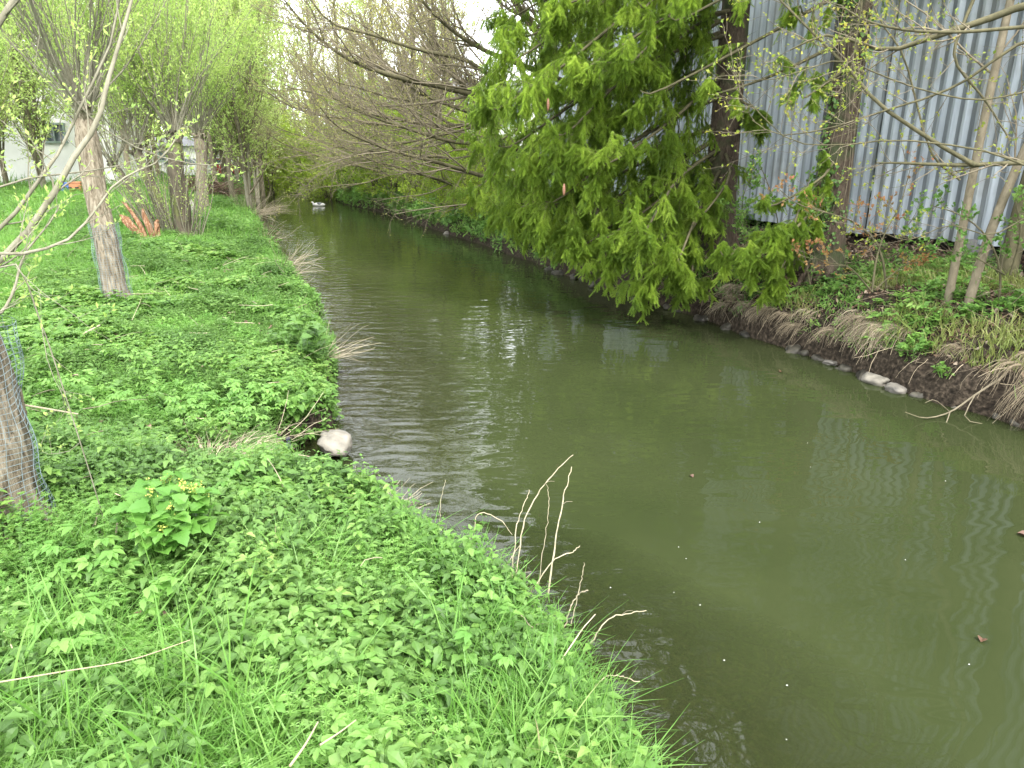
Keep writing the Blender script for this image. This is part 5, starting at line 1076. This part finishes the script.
# branching bare twig over the water
q = AT([(1010, 372), (975, 395), (950, 412), (925, 418), (905, 412)], 6.5, 6.2); b = MB(); b.tubes(smooth_line(q, 12), np.linspace(.011, .003, 12), 6)
b.tubes(smooth_line([q[2], *AT([(945, 425), (935, 432)], 6.2)], 6), np.linspace(.006, .002, 6), 5); b.tubes(smooth_line([q[1], *AT([(965, 418), (990, 424), (1000, 415)], 6.2)], 8), np.linspace(.006, .002, 8), 5); b.tubes(smooth_line([q[2], *AT([(935, 400), (925, 403)], 6.2)], 6), np.linspace(.005, .002, 6), 5)
tag(b.build('bare_twig', M['twig'], origin=q[0]), 'bare branching twig sticking out over the water from the right bank', 'twig')
for (px, py, z, n, h, lab) in ((826, 350, .22, 30, .14, 'small green sprig at the water edge left of the rounded pale stone'), (868, 362, .25, 46, .18, 'leafy green sprig growing from the earth face above the largest stone'), (915, 372, .3, 34, .15, 'green sprig beside the hanging tufts right of the largest stone'), (888, 330, .6, 60, .2, 'fresh green plant on the rim of the right bank behind the largest stone'), (800, 275, .8, 50, .22, 'leafy plant on the bank below the two spruce trunks')):
    q = on_z(px, py, z); x_ = float(xr(np.array([q[1]]))[0])+(.12 if z < .5 else .5); big_leaf_plant((x_, q[1]), n, h, .15, .05, lab, 'green_sprig', 'plant', M['herb'], w=.4, group='green sprigs on the right bank')

# ------------------------------------------------------------------ things afloat
def floater(px, py, s, m_, name, lab, cat, grp=None):
    q = on_z(px, py, .006); b = MB(); b.inst(leaf(.45, 4, .25, .1, 0, .5), np.array([q]), frames(np.array([[math.cos(px), math.sin(px), 0]]), up=np.array([[0, 0, 1.]])), np.array([s])); tag(b.build(name, m_, origin=q), lab, cat, grp)
floater(1017, 533, .075, M['brown_leaf'], 'floating_leaf', 'dark brown leaf afloat at the right edge of the photo', 'leaf', 'brown leaves on the water')
floater(981, 642, .05, M['brown_leaf'], 'floating_leaf', 'brown leaf afloat in the lower right of the water', 'leaf', 'brown leaves on the water')
floater(690, 475, .04, M['brown_leaf'], 'floating_leaf', 'small dark leaf afloat in mid-river', 'leaf', 'brown leaves on the water')
floater(780, 372, .06, M['brown_leaf'], 'floating_leaf', 'dark leaf afloat under the spruce reflection near the right bank', 'leaf', 'brown leaves on the water')
for (px, py) in ((678, 547), (686, 559), (674, 593), (701, 605), (725, 661), (759, 522), (788, 686), (810, 467), (808, 443), (786, 740), (946, 481), (970, 665), (610, 588), (905, 560)):
    floater(px, py, rng.uniform(.006, .011), M['petal'], 'floating_petal', 'tiny white petal afloat on the green water', 'petal', 'white petals on the water')
for (x, y, s_, lab) in ((-13.3, 49.5, 1.3, 'large pale boulder on the right waterline at the far bend, nearer one'), (-14.0, 51.5, 1.0, 'pale boulder on the right waterline at the far bend, farther one')):
    rock('boulder', (x-.4, y, .1), (s_, s_*.8, s_*.6), M['pale_stone'], lab, None, seed=int(s_*70))

# ivy and small leaves climbing the nearer spruce trunk
iv = MB(); n = 900; z = rng.uniform(.1, 3.4, n); a = rng.uniform(-.4, 2.2, n)+PI+.5; a = np.where(rng.uniform(0, 1, n) < .5, a, rng.normal(PI*1.15+.35*np.sin(z*2.3), .3, n)); rr = .20+.0*z+rng.uniform(.0, .05, n)
w = nz2(a*1.2, z*1.6, 1.4, 71) > .0; q = np.c_[s2[0]+.01*z+rr*np.cos(a), s2[1]+rr*np.sin(a), s2[2]+z][w]; iv.inst(leaf(.5, 3, .1, .3, 0, .35), q, frames(np.c_[np.cos(a), np.sin(a), -.9+0*a][w]), rng.uniform(.035, .06, w.sum()))
for k_ in range(6):
    zz = np.linspace(-.05, rng.uniform(2, 3.5), 16); aa = PI+.3+k_*.35+.2*np.sin(zz*3+k_); iv.tubes(np.c_[s2[0]+.01*zz+.215*np.cos(aa), s2[1]+.215*np.sin(aa), s2[2]+zz], np.full(16, .004), 4, m=1)
tag(iv.build('ivy', [M['herb_dark'], M['twig']], origin=s2), 'ivy with small green leaves climbing the nearer spruce trunk', 'ivy')

cl = MB(); n = 130; a = rng.uniform(0, 2*PI, n); rr = rng.uniform(.1, .75, n)
P_, R_ = grow(np.c_[b3[0]-.3+rr*np.cos(a), b3[1]+.1+rr*.5*np.sin(a), np.full(n, b3[2]-.05)], np.c_[np.cos(a)*.35, np.sin(a)*.35, np.ones(n)], rng.uniform(.6, 3.2, n), rng.uniform(.006, .017, n), 8, .08, (0, 0, .04), .25)
root = empty('willow_suckers', b3, 'thin upright sucker shoots sprouting round the foot of the dark willow clump', 'shrub'); cl.tubes(P_, R_, 5); cl.build('shoots', M['young_bark'], root, b3, smooth=True)
lf = MB(); put_leaves(lf, P_, 16, .06, t0=.3); lf.build('leaves', M['willow_leaf'], root, b3)
